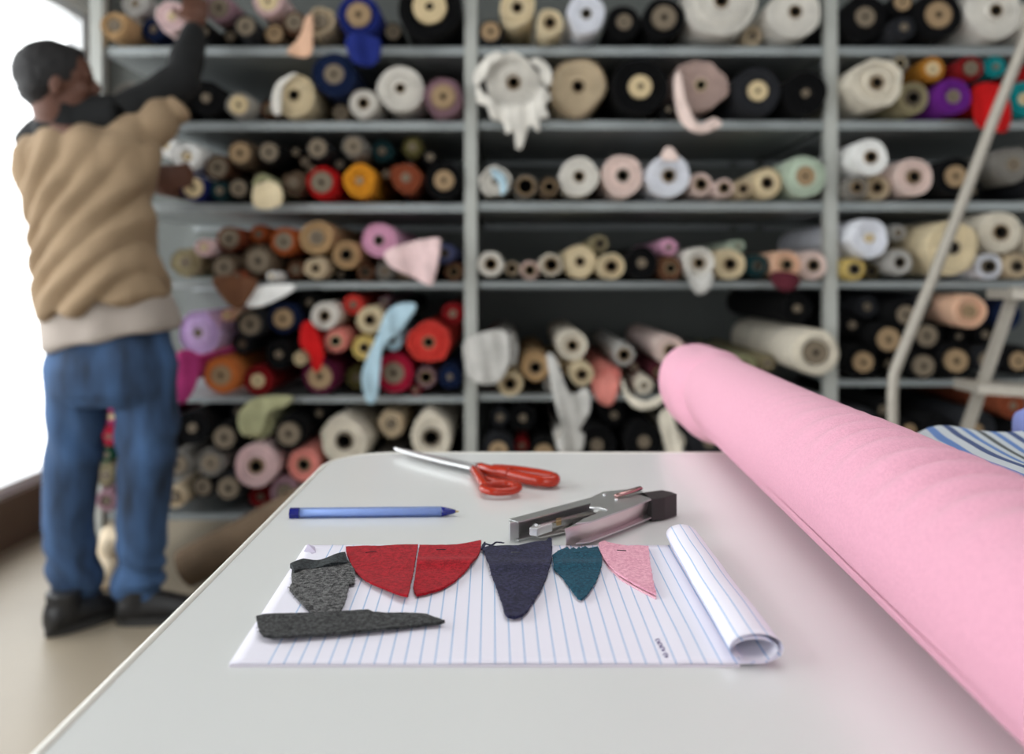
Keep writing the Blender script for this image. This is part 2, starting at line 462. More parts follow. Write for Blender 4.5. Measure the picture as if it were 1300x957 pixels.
# ---- left bay, fourth shelf
A(0,4,292,304,20,'rust brown','d15'); A(0,4,360,308,21,'burnt orange','d12'); A(0,4,326,298,14,'burnt orange','d5',d=3.0)
A(0,4,401,305,23,'tan','d10',d=2.92); A(0,4,286,340,19,'taupe','d15'); A(0,4,327,333,24,'taupe','d15',d=2.9)
A(0,4,440,326,21,'tan','t9h'); A(0,4,404,340,18,'beige','t6h',e=.14); A(0,4,462,346,14,'brown','d6h',d=2.97); A(0,4,488,345,13,'grey','d6',d=2.97)
A(0,4,481,305,22,'lilac pink','d7h',d=2.85,note='lilac pink fabric roll with a pale end draped right, fourth shelf of left bay',
  flaps=[([(488,322),(505,312),(530,305),(555,302),(560,310),(552,356),(545,362),(520,350),(496,338)],'pale pink',.014,45)])
A(0,4,375,346,15,'brown','d6',d=2.98); A(0,4,567,326,15,'blue grey','d6h'); A(0,4,582,344,13,'brown','t7h',d=2.94)
A(0,4,240,330,22,'khaki','d7',e=.1); A(0,4,254,318,13,'pale pink','l5',d=2.88); A(0,4,535,345,12,'brown','d5',d=2.99); A(0,4,515,346,12,'taupe','d5',d=2.99)
A(0,4,430,348,11,'black','d4',d=3.0); A(0,4,308,351,8,'rust brown','d4',d=2.84,note='small rust brown cloth roll with an end hanging below the fourth shelf, left bay',flaps=[([(270,356),(282,350),(310,352),(328,358),(312,388),(300,392),(284,378)],'brown',.01,50)])
A(0,4,345,352,7,'bright white','l3',d=2.86,note='thin white cloth roll with a bright end over the fourth shelf, left bay',flaps=[([(312,378),(318,366),(345,361),(374,362),(368,372),(340,386),(318,390)],None,.006,50)])
# ---- left bay, fifth shelf
A(0,5,253,425,28,'lilac','d6',e=.1,d=2.88); A(0,5,238,470,19,'magenta','d5',d=2.83,e=.08,flaps=[([(226,448),(250,450),(252,480),(240,508),(228,505)],None,.01,60)])
A(0,5,281,473,28,'orange','t13',d=2.9); A(0,5,322,408,23,'charcoal','d14'); A(0,5,358,405,24,'navy blue','t13'); A(0,5,290,401,8,'peach','l3',d=2.86)
A(0,5,328,476,24,'dark red','l9'); A(0,5,354,455,24,'black','d5',e=.1,sy=1.3); A(0,5,305,440,16,'charcoal','d5',d=3.0); A(0,5,390,385,15,'black','d4',d=3.0)
A(0,5,416,402,20,'white','t8h',d=2.9); A(0,5,450,385,20,'coral red','d5',d=2.98); A(0,5,471,404,22,'cream','t8h',d=2.89)
A(0,5,424,431,16,'salmon pink','l8h',d=2.88); A(0,5,394,436,16,'red','d4',e=.14,d=2.87,flaps=[([(384,412),(396,410),(412,445),(408,468),(400,470),(394,448),(382,436)],None,.01,60)])
A(0,5,405,474,31,'burgundy','t16'); A(0,5,463,440,17,'yellow','t7h'); A(0,5,382,458,11,'cream','l4',d=2.87)
A(0,5,504,430,19,'light blue','d6h',e=.1,d=2.9,sx=.8,rot=.6,note='light blue cloth roll with a long end hanging, fifth shelf of left bay',
  flaps=[([(500,388),(522,384),(528,392),(508,420),(488,440),(484,470),(478,508),(466,510),(460,480),(468,450),(478,430),(488,402)],None,.012,60)])
A(0,5,542,432,32,'coral red','t8h',e=.1,d=2.9); A(0,5,502,472,27,'crimson','d14',d=2.92); A(0,5,549,478,17,'mauve','t9h',d=2.95)
A(0,5,579,478,19,'navy blue','d4',e=.14); A(0,5,448,478,17,'olive','d5',d=3.0); A(0,5,576,405,18,'dark red','d5',d=2.98); A(0,5,530,492,11,'crimson','d4',d=2.97)
A(0,5,500,390,14,'black','d4',d=3.0); A(0,5,340,385,13,'black','d4',d=3.02); A(0,5,490,388,9,'mauve','d3',d=2.98)
# ---- left bay, lowest shelf
A(0,6,247,528,24,'black','d6'); A(0,6,284,548,21,'black','d15',d=2.9); A(0,6,300,518,12,'charcoal','d4',d=3.0)
A(0,6,331,530,23,'sage green','d9h',d=2.93,flaps=[([(304,528),(318,508),(345,502),(372,504),(362,516),(342,524),(334,548),(312,552)],None,.008,60)])
A(0,6,372,546,25,'black','d15',d=2.88); A(0,6,395,518,15,'black','d4',d=3.0); A(0,6,325,580,32,'pale pink','t10h',d=2.87); A(0,6,387,590,22,'salmon pink','t9h',d=2.9)
A(0,6,268,587,18,'grey','d12'); A(0,6,227,590,18,'grey','d11'); A(0,6,292,620,19,'charcoal','d16'); A(0,6,256,618,15,'black','d13',d=2.95)
A(0,6,330,632,18,'dark red','d5',d=3.0); A(0,6,362,624,19,'mauve','d10'); A(0,6,445,551,36,'off-white','d12h',e=.1,d=2.9,rot=.5,sx=.85)
A(0,6,542,542,33,'off-white','d12h',e=.08,d=2.9,sx=.82,sy=1.1); A(0,6,492,538,26,'beige','d7',d=2.98,e=.1); A(0,6,200,560,20,'black','d6',d=3.0)
A(0,6,142,522,12,'magenta','l4',note='small magenta fabric roll glimpsed between the legs'); A(0,6,137,550,15,'crimson','d4',note='crimson fabric roll glimpsed between the legs'); A(0,6,136,577,10,'dark green','d4',note='dark green fabric roll glimpsed between the legs')
A(0,6,132,606,16,'khaki','d7',note='khaki fabric roll glimpsed between the legs'); A(0,6,134,635,14,'mauve','d5',note='mauve fabric roll glimpsed low between the legs'); A(0,6,172,600,20,'brown','d6',d=3.0); A(0,6,420,615,24,'charcoal','d8'); A(0,6,480,610,26,'grey','d8'); A(0,6,545,610,28,'black','d8'); A(0,6,225,630,15,'beige','d6')
# ---- middle bay, top shelf
A(1,1,619,40,18,'charcoal','t14',d=2.94); A(1,1,656,31,29,'cream','t8h',e=.12,d=2.9); A(1,1,697,31,26,'cream','t8h',e=.08); A(1,1,737,36,29,'snow white','d7h',e=.08,d=2.88)
A(1,1,790,31,27,'black','d10'); A(1,1,845,27,31,'black','d16'); A(1,1,915,13,49,'white','t10h',d=2.9); A(1,1,958,40,18,'beige','d5',d=3.0); A(1,1,1005,24,35,'white','t9h',d=2.9)
# ---- middle bay, second shelf
A(1,2,652,108,45,'white','t9h',e=.11,d=2.87,note='large shaggy pale grey fabric roll with ragged hanging end, second shelf',flaps=[([(605,104),(614,118),(634,132),(655,136),(676,128),(688,108),(700,124),(692,134),(697,150),(686,152),(684,170),(674,160),(668,172),(662,190),(655,188),(652,168),(643,172),(638,156),(624,152),(618,136),(606,130)],None,.015,80),([(604,110),(602,94),(612,78),(628,66),(640,70),(622,86),(616,100)],None,.01,80),([(690,76),(700,92),(698,110),(688,104),(684,88),(672,76)],None,.01,80)])
A(1,2,734,116,37,'beige','t9h',e=.09); A(1,2,814,115,38,'black','l15'); A(1,2,888,118,34,'blush grey','l8h',e=.14,sy=1.08,rot=.4,d=2.9,note='pinkish beige cloth roll with sagging outer layers, second shelf of middle bay',flaps=[([(856,100),(864,92),(870,130),(885,158),(905,150),(915,160),(888,171),(868,162),(858,140)],'blush white',.01,50)])
A(1,2,962,121,31,'charcoal','l13'); A(1,2,1027,123,29,'black','d5'); A(1,2,848,142,9,'black','d3',d=2.9)
# ---- middle bay, third shelf
A(1,3,623,234,21,'white','d5',e=.12,d=2.92,note='white cloth roll with a light blue stripe, third shelf beside the left post',flaps=[([(624,214),(640,222),(644,240),(636,248),(634,234),(626,224)],'light blue',.004,50)])
A(1,3,666,237,18,'grey','t14h',d=2.93); A(1,3,698,238,17,'taupe','t9h'); A(1,3,736,228,28,'white','t8h',d=2.9)
A(1,3,788,228,28,'blush white','d9h',d=2.9,e=.08); A(1,3,850,227,29,'snow white','t9h',d=2.89,flaps=[([(840,202),(843,190),(850,186),(857,192),(860,204)],'blush white',.003,50)])
A(1,3,890,234,18,'blush white','t9h'); A(1,3,917,238,15,'blush white','t8h'); A(1,3,943,240,14,'beige','t7h'); A(1,3,975,233,21,'cream','t9h',d=2.91); A(1,3,1020,225,29,'mint','t13')
# ---- middle bay, fourth shelf
A(1,4,620,340,19,'white','t9h',d=2.88); A(1,4,646,340,17,'off-white','t7h'); A(1,4,667,341,15,'blush white','t8h',d=2.91); A(1,4,698,337,20,'off-white','t10h'); A(1,4,738,334,24,'cream','t7h',d=2.9)
A(1,4,761,310,11,'khaki','d6h',d=2.93); A(1,4,775,338,19,'cream','t9h',d=2.88); A(1,4,812,338,22,'black','d6',d=2.88); A(1,4,851,340,16,'brown','t8h'); A(1,4,849,314,11,'lilac pink','d4',d=2.97)
A(1,4,889,334,21,'white','t8h',d=2.88,flaps=[([(870,340),(882,352),(905,346),(900,366),(886,374),(876,362)],'light grey',.01,60)]); A(1,4,926,337,21,'cream','t9h',d=2.9); A(1,4,962,337,17,'dark teal','d6h')
A(1,4,1000,337,20,'peach','t8h',d=2.88,flaps=[([(982,345),(1012,348),(1014,362),(996,370),(980,360)],'maroon',.008,60)]); A(1,4,1038,338,19,'blush white','t9h',d=2.91); A(1,4,938,312,8,'mint','d3',d=2.98)
# ---- middle bay, fifth shelf
A(1,5,617,455,27,'light grey','d5',e=.14,d=2.85,flaps=[([(592,430),(640,420),(646,460),(630,486),(600,482),(590,460)],None,.012,60)])
A(1,5,643,478,18,'cream','t9h',d=2.87); A(1,5,678,466,20,'tan','t9h'); A(1,5,700,488,11,'light grey','d4',d=2.97)
A(1,5,727,440,20,'off-white','t8h',d=2.9); A(1,5,716,470,14,'cream','t7h',d=2.96); A(1,5,742,475,18,'cream','t8h',d=2.84,note='cream fabric roll with long scarf-like end hanging down, fifth shelf of middle bay',
  flaps=[([(694,450),(706,455),(718,490),(728,500),(745,492),(748,520),(736,545),(742,552),(736,575),(712,574),(706,560),(714,545),(704,510),(698,480)],'light grey',.018,60)])
A(1,5,768,478,18,'salmon pink','d5',e=.1,sy=1.2,d=2.9,flaps=[([(752,480),(784,480),(780,508),(768,514),(756,504)],None,.01,60)]); A(1,5,790,455,18,'light grey','t9h'); A(1,5,808,472,14,'maroon','d5',d=2.98)
A(1,5,851,447,21,'blush white','t9h'); A(1,5,834,474,14,'maroon','t7h',d=2.93); A(1,5,818,494,14,'off-white','d5',e=.1,d=2.9,flaps=[([(790,480),(800,500),(820,508),(840,498),(846,478),(848,500),(832,516),(808,518),(792,502)],None,.008,60)])
A(1,5,990,452,24,'khaki','d6',d=3.0); A(1,5,955,462,22,'sage green','d6',d=3.02); A(1,5,925,468,20,'grey','d6')
A(1,5,1032,453,34,'off-white','d16',d=2.80,note='large off-white fabric roll with grey core jutting before the right post'); A(1,5,1012,394,22,'black','d5',d=2.99); A(1,5,885,470,20,'black','d5')
# ---- middle bay, lowest shelf
A(1,6,636,572,22,'charcoal','t12'); A(1,6,661,566,14,'dark red','d4',d=3.0); A(1,6,688,576,18,'black','t13',d=2.93); A(1,6,722,562,14,'white','l6',d=2.9)
A(1,6,760,560,30,'black','d8'); A(1,6,820,560,28,'black','d8'); A(1,6,660,530,20,'black','d5',d=3.0); A(1,6,775,525,20,'black','d5',d=3.0); A(1,6,852,560,14,'off-white','d5',d=2.9,flaps=[([(836,528),(850,520),(862,556),(866,590),(850,590),(842,560)],None,.008,60)]); A(1,6,640,530,14,'charcoal','d5',d=3.0); A(1,6,900,560,30,'charcoal','d8')
A(1,6,640,620,28,'black','d8'); A(1,6,720,620,28,'charcoal','d8'); A(1,6,800,620,28,'black','d8'); A(1,6,880,622,28,'grey','d8')
# ---- right bay, top shelf
A(2,1,1100,25,33,'black','d13'); A(2,1,1143,4,14,'black','t12',d=2.9); A(2,1,1190,27,32,'black','t17',d=2.9); A(2,1,1146,40,18,'charcoal','d5'); A(2,1,1263,25,35,'white','t9h',d=2.88); A(2,1,1320,30,28,'white','t8h')
# ---- right bay, second shelf
A(2,2,1100,117,36,'off-white','t9h',e=.11,d=2.86); A(2,2,1137,82,13,'grey','l7h',d=2.92); A(2,2,1155,122,27,'khaki','d10h'); A(2,2,1184,90,17,'gold','l9'); A(2,2,1229,92,19,'dark red','d9')
A(2,2,1207,122,27,'purple','d9',d=2.89); A(2,2,1256,125,24,'red','d5',e=.12,flaps=[([(1236,110),(1268,108),(1280,130),(1276,166),(1256,168),(1234,156)],None,.014,60)]); A(2,2,1264,86,14,'turquoise','d4'); A(2,2,1298,128,25,'turquoise','l8',d=2.92)
A(2,2,1325,95,20,'red','d6')
# ---- right bay, third shelf
A(2,3,1106,201,24,'bright white','t9h',d=2.86); A(2,3,1077,240,15,'grey','t8h'); A(2,3,1121,236,18,'beige','t8h',d=2.94); A(2,3,1159,227,27,'blush white','t9h',d=2.9); A(2,3,1208,224,28,'black','t14'); A(2,3,1282,217,30,'grey','d9',e=.1); A(2,3,1245,236,18,'black','d5',d=3.0)
A(2,3,1325,225,25,'charcoal','d8')
# ---- right bay, fourth shelf
A(2,4,1082,339,17,'yellow','d8h'); A(2,4,1098,308,26,'snow white','l6',d=2.88,e=.1); A(2,4,1112,342,13,'olive','d7h',d=2.97); A(2,4,1140,334,20,'light grey','d8h'); A(2,4,1203,316,38,'cream','d9h',e=.08,d=2.86,sx=.95,sy=1.08)
A(2,4,1270,292,27,'off-white','t11h',d=2.9); A(2,4,1251,336,19,'snow white','d9h'); A(2,4,1290,338,17,'beige','d8h'); A(2,4,1160,306,14,'light grey','d5',d=3.0); A(2,4,1325,310,25,'off-white','d8h')
# ---- right bay, fifth shelf
A(2,5,1122,428,21,'black','t15',d=2.9); A(2,5,1096,459,21,'black','t13',d=2.9); A(2,5,1150,401,20,'black','d12'); A(2,5,1174,428,21,'black','d14',d=2.93); A(2,5,1170,461,20,'black','d14',d=2.91); A(2,5,1212,458,22,'black','t15',d=2.9)
A(2,5,1226,391,24,'peach','t9',d=2.88); A(2,5,1252,456,18,'charcoal','d10',d=2.92); A(2,5,1292,458,20,'black','t12'); A(2,5,1216,425,13,'black','d4',d=3.0); A(2,5,1250,425,16,'black','d5',d=3.0); A(2,5,1133,461,14,'black','d5',d=3.0)
A(2,5,1088,415,18,'black','d5',d=3.0); A(2,5,1100,390,16,'charcoal','d5',d=3.02); A(2,5,1180,385,14,'charcoal','d5',d=3.02); A(2,5,1278,400,20,'navy blue','d6',d=2.98)
# ---- right bay, lowest shelf
A(2,6,1155,546,12,'black','t8',d=2.92); A(2,6,1090,545,26,'charcoal','d6'); A(2,6,1190,548,22,'black','d6'); A(2,6,1240,545,24,'charcoal','t7'); A(2,6,1285,512,18,'rust brown','d5'); A(2,6,1290,550,20,'black','d8'); A(2,6,1120,520,16,'black','d6',d=3.0)
A(2,6,1100,610,35,'charcoal','d8'); A(2,6,1180,612,35,'black','d8'); A(2,6,1260,610,35,'taupe','d8')

# ---- settle the rolls: rest them on their shelf, ease the overlaps
def tS(q): return 0.03 if q['sh'] < 4 else 0.022
for q in ROLLS:
    q['pw'] = 1.0 if not q['d'] else (1.9 if q['d'] >= 2.96 else .45)
    if not q['d']: q['d'] = SD - 0.03 - 0.05 * R_.random()
    c = P(q['x'], q['y'], q['d']); k = q['d'] / F
    q['wx'], q['wz'] = c.x, c.z
    q['ex'] = (1 + (0.7 if q['e'] < .07 else 1.15) * q['e']) * max(q['sx'], q['sy'], 1) + .006
    q['wr'] = q['r'] * k
    q['z0'] = SZ(SHY[q['sh']][q['bay']]) + 0.0015
    q['z1'] = SZ(SHY[q['sh'] - 1][q['bay']]) - 0.033 if q['sh'] > 1 else 9
    q['L'] = min(q['L'], 3.775 - q['d'])
    q['wr'] = min(q['wr'], (q['z1'] - q['z0']) / 2 / q['ex'] - .001)
    q['x0'] = POST_X[q['bay']] + 0.023; q['x1'] = POST_X[q['bay'] + 1] - 0.023
for it in range(260):
    last = it > 170; worst = 0
    for i, a in enumerate(ROLLS):
        ra = a['wr'] * a['ex']
        for b in ROLLS[i + 1:]:
            if a['bay'] != b['bay'] or a['sh'] != b['sh']: continue
            dx, dz = b['wx'] - a['wx'], b['wz'] - a['wz']; D = math.hypot(dx, dz) or 1e-4; ov = ra + b['wr'] * b['ex'] + .0006 - D
            if ov > 0:
                worst = max(worst, ov)
                wa, wb = b['wr'] / (a['wr'] + b['wr']), a['wr'] / (a['wr'] + b['wr'])
                k = (0.25 if not last else 0.1) * ov
                a['wx'] -= dx / D * k * wa; a['wz'] -= dz / D * k * wa; b['wx'] += dx / D * k * wb; b['wz'] += dz / D * k * wb
                sh_ = min(.02, ov * (.14 if not last else .7) / ra)
                a['wr'] *= 1 - sh_ * a['pw']; b['wr'] *= 1 - sh_ * b['pw']; ra = a['wr'] * a['ex']
    for q in ROLLS:
        re_ = q['wr'] * q['ex']
        if q['wz'] + re_ > q['z1']: q['wz'] = q['z1'] - re_
        if q['wz'] - re_ < q['z0']: q['wz'] = q['z0'] + re_
        if q['wx'] - re_ < q['x0']: q['wx'] = q['x0'] + re_
        if q['wx'] + re_ > q['x1']: q['wx'] = q['x1'] - re_
    if worst < 1e-5: break

# labels that single each roll out
def size_word(r): return 'large' if r >= 29 else ('small' if r < 17.5 else 'medium')
cells = {}
for q in ROLLS: cells.setdefault((q['bay'], q['sh']), []).append(q)
for (b, s), qs in cells.items():
    place = f"{SHN[s]} shelf of {BAYN[b]} bay"
    for q in qs:
        same = sorted([k for k in qs if k['col'] == q['col'] and k['note'] is None], key=lambda k: k['x'])
        open_ = ' open-cored' if q['core'].endswith('h') else ''
        if q['note']: lab = q['note']
        elif len(same) == 1: lab = f"{size_word(q['r'])} {q['col']} fabric roll on the {place}"
        else:
            k = same.index(q)
            w = 'leftmost' if k == 0 else ('rightmost' if k == len(same) - 1 else ORDN[k] + ' from left')
            lab = f"{q['col']} fabric roll, {w} of {len(same)} such on {SHN[s]} shelf, {BAYN[b]} bay"
        q['o'] = build_roll(q, lab, f"fabric rolls on the {SHN[s]} shelf of the {BAYN[b]} bay")
# ================================================================ things on the floor by the rack
M_taupe = mat('taupe_cloth', (84, 72, 60), rough=0.95, noise_amt=0.12, scale=25, bump=0.3, bscale=160)
def floor_roll(a, b, r, col, label, core):
    a, b = Vector(a), Vector(b)
    root = thing('fabric_roll', label, 'fabric roll', (a.x, a.y, 0), 'fabric rolls lying on the floor')
    bm = bmesh.new(); d = (b - a).normalized(); L = (b - a).length
    pts = [a + d * (L * k / 10) for k in range(11)]
    tube(bm, pts, [r * (1 + 0.03 * R_.uniform(-1, 1)) for _ in pts], seg=28)
    autosmooth(obj('fabric', bm, fabmat(col), root), 40)
    bm = bmesh.new(); tube(bm, [a - d * 0.008, a + d * 0.05], core, seg=20); autosmooth(obj('core_tube', bm, M_cardd, root), 40)
for a, b, r, c, lab in [(Vector((P(236, 715, 2.80).x, 2.80, .064)), P(396, 636, 2.80), .062, 'taupe', 'taupe fabric roll leaning low against the rack beside the table corner'),
                        (Vector((P(292, 740, 2.58).x, 2.58, .060)), Vector((P(450, 716, 2.72).x, 2.72, .060)), .058, 'brown', 'brown fabric roll lying on the floor in front of the leaning taupe roll')]:
    floor_roll(a, b, r, c, lab, 0.022)
# crumpled paper-wrapped piece between the feet
bm = bmesh.new()
ell(bm, P(140, 712, 2.83) + Vector((0, 0, 0)), (.035, .05, .07)); ell(bm, P(136, 745, 2.80), (.05, .06, .05)); ell(bm, P(152, 700, 2.84), (.04, .05, .03))
o = blob('cloth_bundle', bm, mat('pale_cloth_bundle', (218, 200, 172), noise_amt=.1, scale=20), None, .008, 3, lambda co, no: 0.006 * noise.noise(co * 30))
mz = min(v.co.z for v in o.data.vertices) + o.location.z
o.location.z -= mz - 0.0
tag(o, 'crumpled pale cloth bundle on the floor between the shoes', 'cloth')

# ================================================================ the table
M_top = mat('white_laminate', (222, 224, 223), rough=0.22, noise_amt=0.015, scale=3, spec=0.45)
M_edge = mat('cream_edge_trim', (226, 224, 216), rough=0.35, noise_amt=0.03, scale=30)
M_legs = mat('table_leg_metal', (150, 152, 152), rough=0.4, metal=0.6)
TX0, TX1, TY0, TY1 = -0.208, 1.15, -0.35, 1.033
CR = 0.075
def rrect(x0, x1, y0, y1, r, n=10):
    out = []
    for cx, cy, a0 in ((x1 - r, y1 - r, 0), (x0 + r, y1 - r, 90), (x0 + r, y0 + r, 180), (x1 - r, y0 + r, 270)):
        for k in range(n + 1):
            a = math.radians(a0 + 90 * k / n); out.append((cx + cos(a) * r, cy + sin(a) * r))
    return out
tab = thing('work_table', 'white laminate work table with rounded corner and cream edge trim', 'table', ((TX0 + TX1) / 2, (TY0 + TY1) / 2, 0))
bm = bmesh.new()
w = 0.0062
prism(bm, [(x, y, TT) for x, y in rrect(TX0 + w, TX1 - w, TY0 + w, TY1 - w, CR - w)], 0.028)
obj('tabletop', bm, M_top, tab, smooth=False)
bm = bmesh.new()
prof = [(w - 0.0006, -0.0012), (w - 0.0008, 0.0), (w - 0.0016, 0.0007), (0.003, 0.0009), (0.0012, 0.0002), (0.0, -0.002), (0.0, -0.024), (0.001, -0.027), (0.003, -0.0285), (w - 0.0006, -0.0285)]
loops = []
for off, zz in prof:
    loops.append([bm.verts.new((x, y, TT + zz)) for x, y in rrect(TX0 + off, TX1 - off, TY0 + off, TY1 - off, CR - off)])
for A_, B_ in zip(loops, loops[1:] + loops[:1]):
    k = len(A_)
    for i in range(k): bm.faces.new((A_[i], A_[(i + 1) % k], B_[(i + 1) % k], B_[i]))
obj('edge_trim', bm, M_edge, tab)
for x in (TX0 + .10, TX1 - .10):
    for y in (TY0 + .10, TY1 - .12):
        obj('leg', B(x - .02, x + .02, y - .02, y + .02, 0, TT - .06, bevel=.003), M_legs, tab, smooth=False)
bm = bmesh.new()
for y in (TY0 + .10, TY1 - .12): box(bm, TX0 + .08, TX1 - .08, y - .015, y + .015, TT - .068, TT - .028)
for x in (TX0 + .10, TX1 - .10): box(bm, x - .015, x + .015, TY0 + .08, TY1 - .10, TT - .067, TT - .0282)
obj('apron_frame', bm, M_legs, tab, smooth=False)

# ================================================================ notepad with rolled page
def striped(name, col, line, pitch, width, axis_uv='U'):
    m = bpy.data.materials.new(name); m.use_nodes = True
    n, l = m.node_tree.nodes, m.node_tree.links
    b = n['Principled BSDF']; b.inputs['Roughness'].default_value = 0.75; b.inputs['Specular IOR Level'].default_value = 0.25
    uv = n.new('ShaderNodeUVMap'); sp = n.new('ShaderNodeSeparateXYZ'); l.new(uv.outputs[0], sp.inputs[0])
    dv = n.new('ShaderNodeMath'); dv.operation = 'DIVIDE'; dv.inputs[1].default_value = pitch; l.new(sp.outputs[0], dv.inputs[0])
    fr = n.new('ShaderNodeMath'); fr.operation = 'FRACT'; l.new(dv.outputs[0], fr.inputs[0])
    lt = n.new('ShaderNodeMath'); lt.operation = 'LESS_THAN'; lt.inputs[1].default_value = width / pitch; l.new(fr.outputs[0], lt.inputs[0])
    gt = n.new('ShaderNodeMath'); gt.operation = 'GREATER_THAN'; gt.inputs[1].default_value = 0.0; l.new(sp.outputs[0], gt.inputs[0])
    ml = n.new('ShaderNodeMath'); ml.operation = 'MULTIPLY'; l.new(lt.outputs[0], ml.inputs[0]); l.new(gt.outputs[0], ml.inputs[1])
    tc = n.new('ShaderNodeTexCoord'); nz = n.new('ShaderNodeTexNoise'); nz.inputs['Scale'].default_value = 35; l.new(tc.outputs['Object'], nz.inputs[0])
    bp = n.new('ShaderNodeBump'); bp.inputs['Strength'].default_value = 0.25; bp.inputs['Distance'].default_value = 0.002
    l.new(nz.outputs[0], bp.inputs['Height']); l.new(bp.outputs[0], b.inputs['Normal'])
    mx = n.new('ShaderNodeMix'); mx.data_type = 'RGBA'; mx.inputs['A'].default_value = lin(col); mx.inputs['B'].default_value = lin(line)
    l.new(ml.outputs[0], mx.inputs['Factor']); l.new(mx.outputs['Result'], b.inputs['Base Color'])
    return m
M_page = striped('ruled_paper', (234, 232, 244), (158, 186, 222), 0.00795, 0.00075)
M_paper = mat('plain_paper', (226, 222, 232), rough=0.8, noise_amt=0.02)
PX0, PX1, PY0, PY1 = -0.1488, 0.140, 0.4654, 0.6700
SK = -0.0076                                     # the far end of the pad sits slightly to the left
pad = thing('notepad', 'ruled white writing pad with its right side curled into a roll', 'notepad', (0, PY0, TT))
def skx(x, y): return x + SK * (y - PY0) / (PY1 - PY0) * max(0, min(1, (0.11 - x) / .2))
bm = bmesh.new()
prism(bm, [(skx(x, y), y, TT + 0.0013) for x, y in ((PX0, PY0), (PX1 - .02, PY0), (PX1 - .02, PY1), (PX0, PY1))], 0.0012)
obj('sheet_stack', bm, M_paper, pad, smooth=False)
# the page: flat, then curling over to the left in a flattened spiral
def page_profile(z0, x_turn, rx, rz, turns, start=PX0):
    pr = []; n = 40
    for k in range(n + 1): pr.append((start + (x_turn - start) * k / n, z0))
    m = int(34 * turns)
    for k in range(1, m + 1):
        t = k / m * turns; a = -PI / 2 + t * 2 * PI
        f = 1 - 0.20 * max(0, t - 0.15)
        cx, cz = x_turn, z0 + rz
        x = cx + cos(a) * rx * f * (1.0 if True else 0); z = cz + sin(a) * rz * (f ** 0.6)
        pr.append((x, max(z, z0 + 0.0004 * (1 if t > .8 else 0))))
    return pr
def page(name, prof, thick, y0, y1, m, near_scale, far_scale, mat_):
    bm = bmesh.new(); uvl = bm.loops.layers.uv.new('UVMap')
    ny = 26; L = [0]
    for a, b in zip(prof[:-1], prof[1:]): L.append(L[-1] + math.hypot(b[0] - a[0], b[1] - a[1]))
    x_t = m
    grid = []
    for j in range(ny + 1):
        t = j / ny; y = y0 + (y1 - y0) * t; sc = near_scale + (far_scale - near_scale) * t
        row = []
        for i, (x, z) in enumerate(prof):
            zz = z
            xx = x
            if x > x_t - 0.02 or z > prof[0][1] + 1e-6:
                xx = x_t + (x - x_t) * sc if z > prof[0][1] + 1e-6 else x
            # soft ripples of used paper
            flat = max(0.0, min(1.0, (x - PX0) / 0.02)) if z <= prof[0][1] + 1e-6 else 1.0
            zz += 0.0005 * flat * noise.noise(Vector((x * 22, y * 22, 0.3))) * (1 if z <= prof[0][1] + 1e-6 else 2.2)
            # raised buckle in front of the curl
            bx = (x - 0.095) / 0.007; by = (y - (y0 + .035)) / 0.03
            if z <= prof[0][1] + 1e-6: zz += 0.0012 * math.exp(-bx * bx - by * by) + 0.0002
            row.append((skx(xx, y), y, TT + max(zz, prof[0][1])))
        grid.append(row)
    def put(row_a, flip, dz):
        vs = [[bm.verts.new((x, y, z + dz)) for x, y, z in row] for row in row_a]
        return vs
    top = put(grid, False, 0)
    for j in range(ny):
        for i in range(len(prof) - 1):
            f = bm.faces.new((top[j][i], top[j][i + 1], top[j + 1][i + 1], top[j + 1][i]))
            for lp, ii in zip(f.loops, (i, i + 1, i + 1, i)): lp[uvl].uv = (L[ii] - 0.0203, 0)
    o = obj(name, bm, mat_, pad, recalc=False)
    so = o.modifiers.new('solid', 'SOLIDIFY'); so.thickness = thick; so.offset = 0
    return o
p1 = page_profile(0.0017, 0.1280, 0.0152, 0.0082, 1.32)
page('ruled_page', p1, 0.00012, PY0, PY1, 0.1280, 1.0, 0.84, M_page)
p2 = page_profile(0.0028, 0.1275, 0.0128, 0.0060, 0.92, start=0.119)
page('second_sheet', p2, 0.00012, PY0 + .001, PY1, 0.1275, 1.0, 0.82, M_page)
# handwritten note near the front edge and the pressed line
M_ink = mat('violet_ink', (96, 84, 136), rough=0.7, noise_amt=.1)
bm = bmesh.new()
def stroke(pts, r=0.00028):
    tube(bm, [T(x, y, 0.0022) for x, y in pts], r, seg=5)
for k, (x, y) in enumerate([(835, 813), (838, 818), (841, 823), (845, 831)]):
    stroke(curve_pts([Vector((x - 3, y, 0)), Vector((x, y - 2.2, 0)), Vector((x + 2.4, y + .5, 0)), Vector((x - 1, y + 2.4, 0)), Vector((x + 3, y + 2.8, 0))], 4) and
           [(v.x, v.y) for v in curve_pts([Vector((x - 3, y, 0)), Vector((x, y - 2.2, 0)), Vector((x + 2.4, y + .5, 0)), Vector((x - 1, y + 2.4, 0)), Vector((x + 3, y + 2.8, 0))], 4)])
obj('handwriting', bm, M_ink, pad)
# dog-eared pale corner
bm = bmesh.new()
prism(bm, [T(388, 697, .0022), T(385.5, 700, .0022), T(391, 690.5, .006), T(400, 694, .0035), T(401, 701, .0022), T(396, 703, .0022)], 0.0002)
obj('dog_ear', bm, mat('faded_corner_paper', (206, 198, 220), rough=.8, noise_amt=.05), pad, smooth=False)

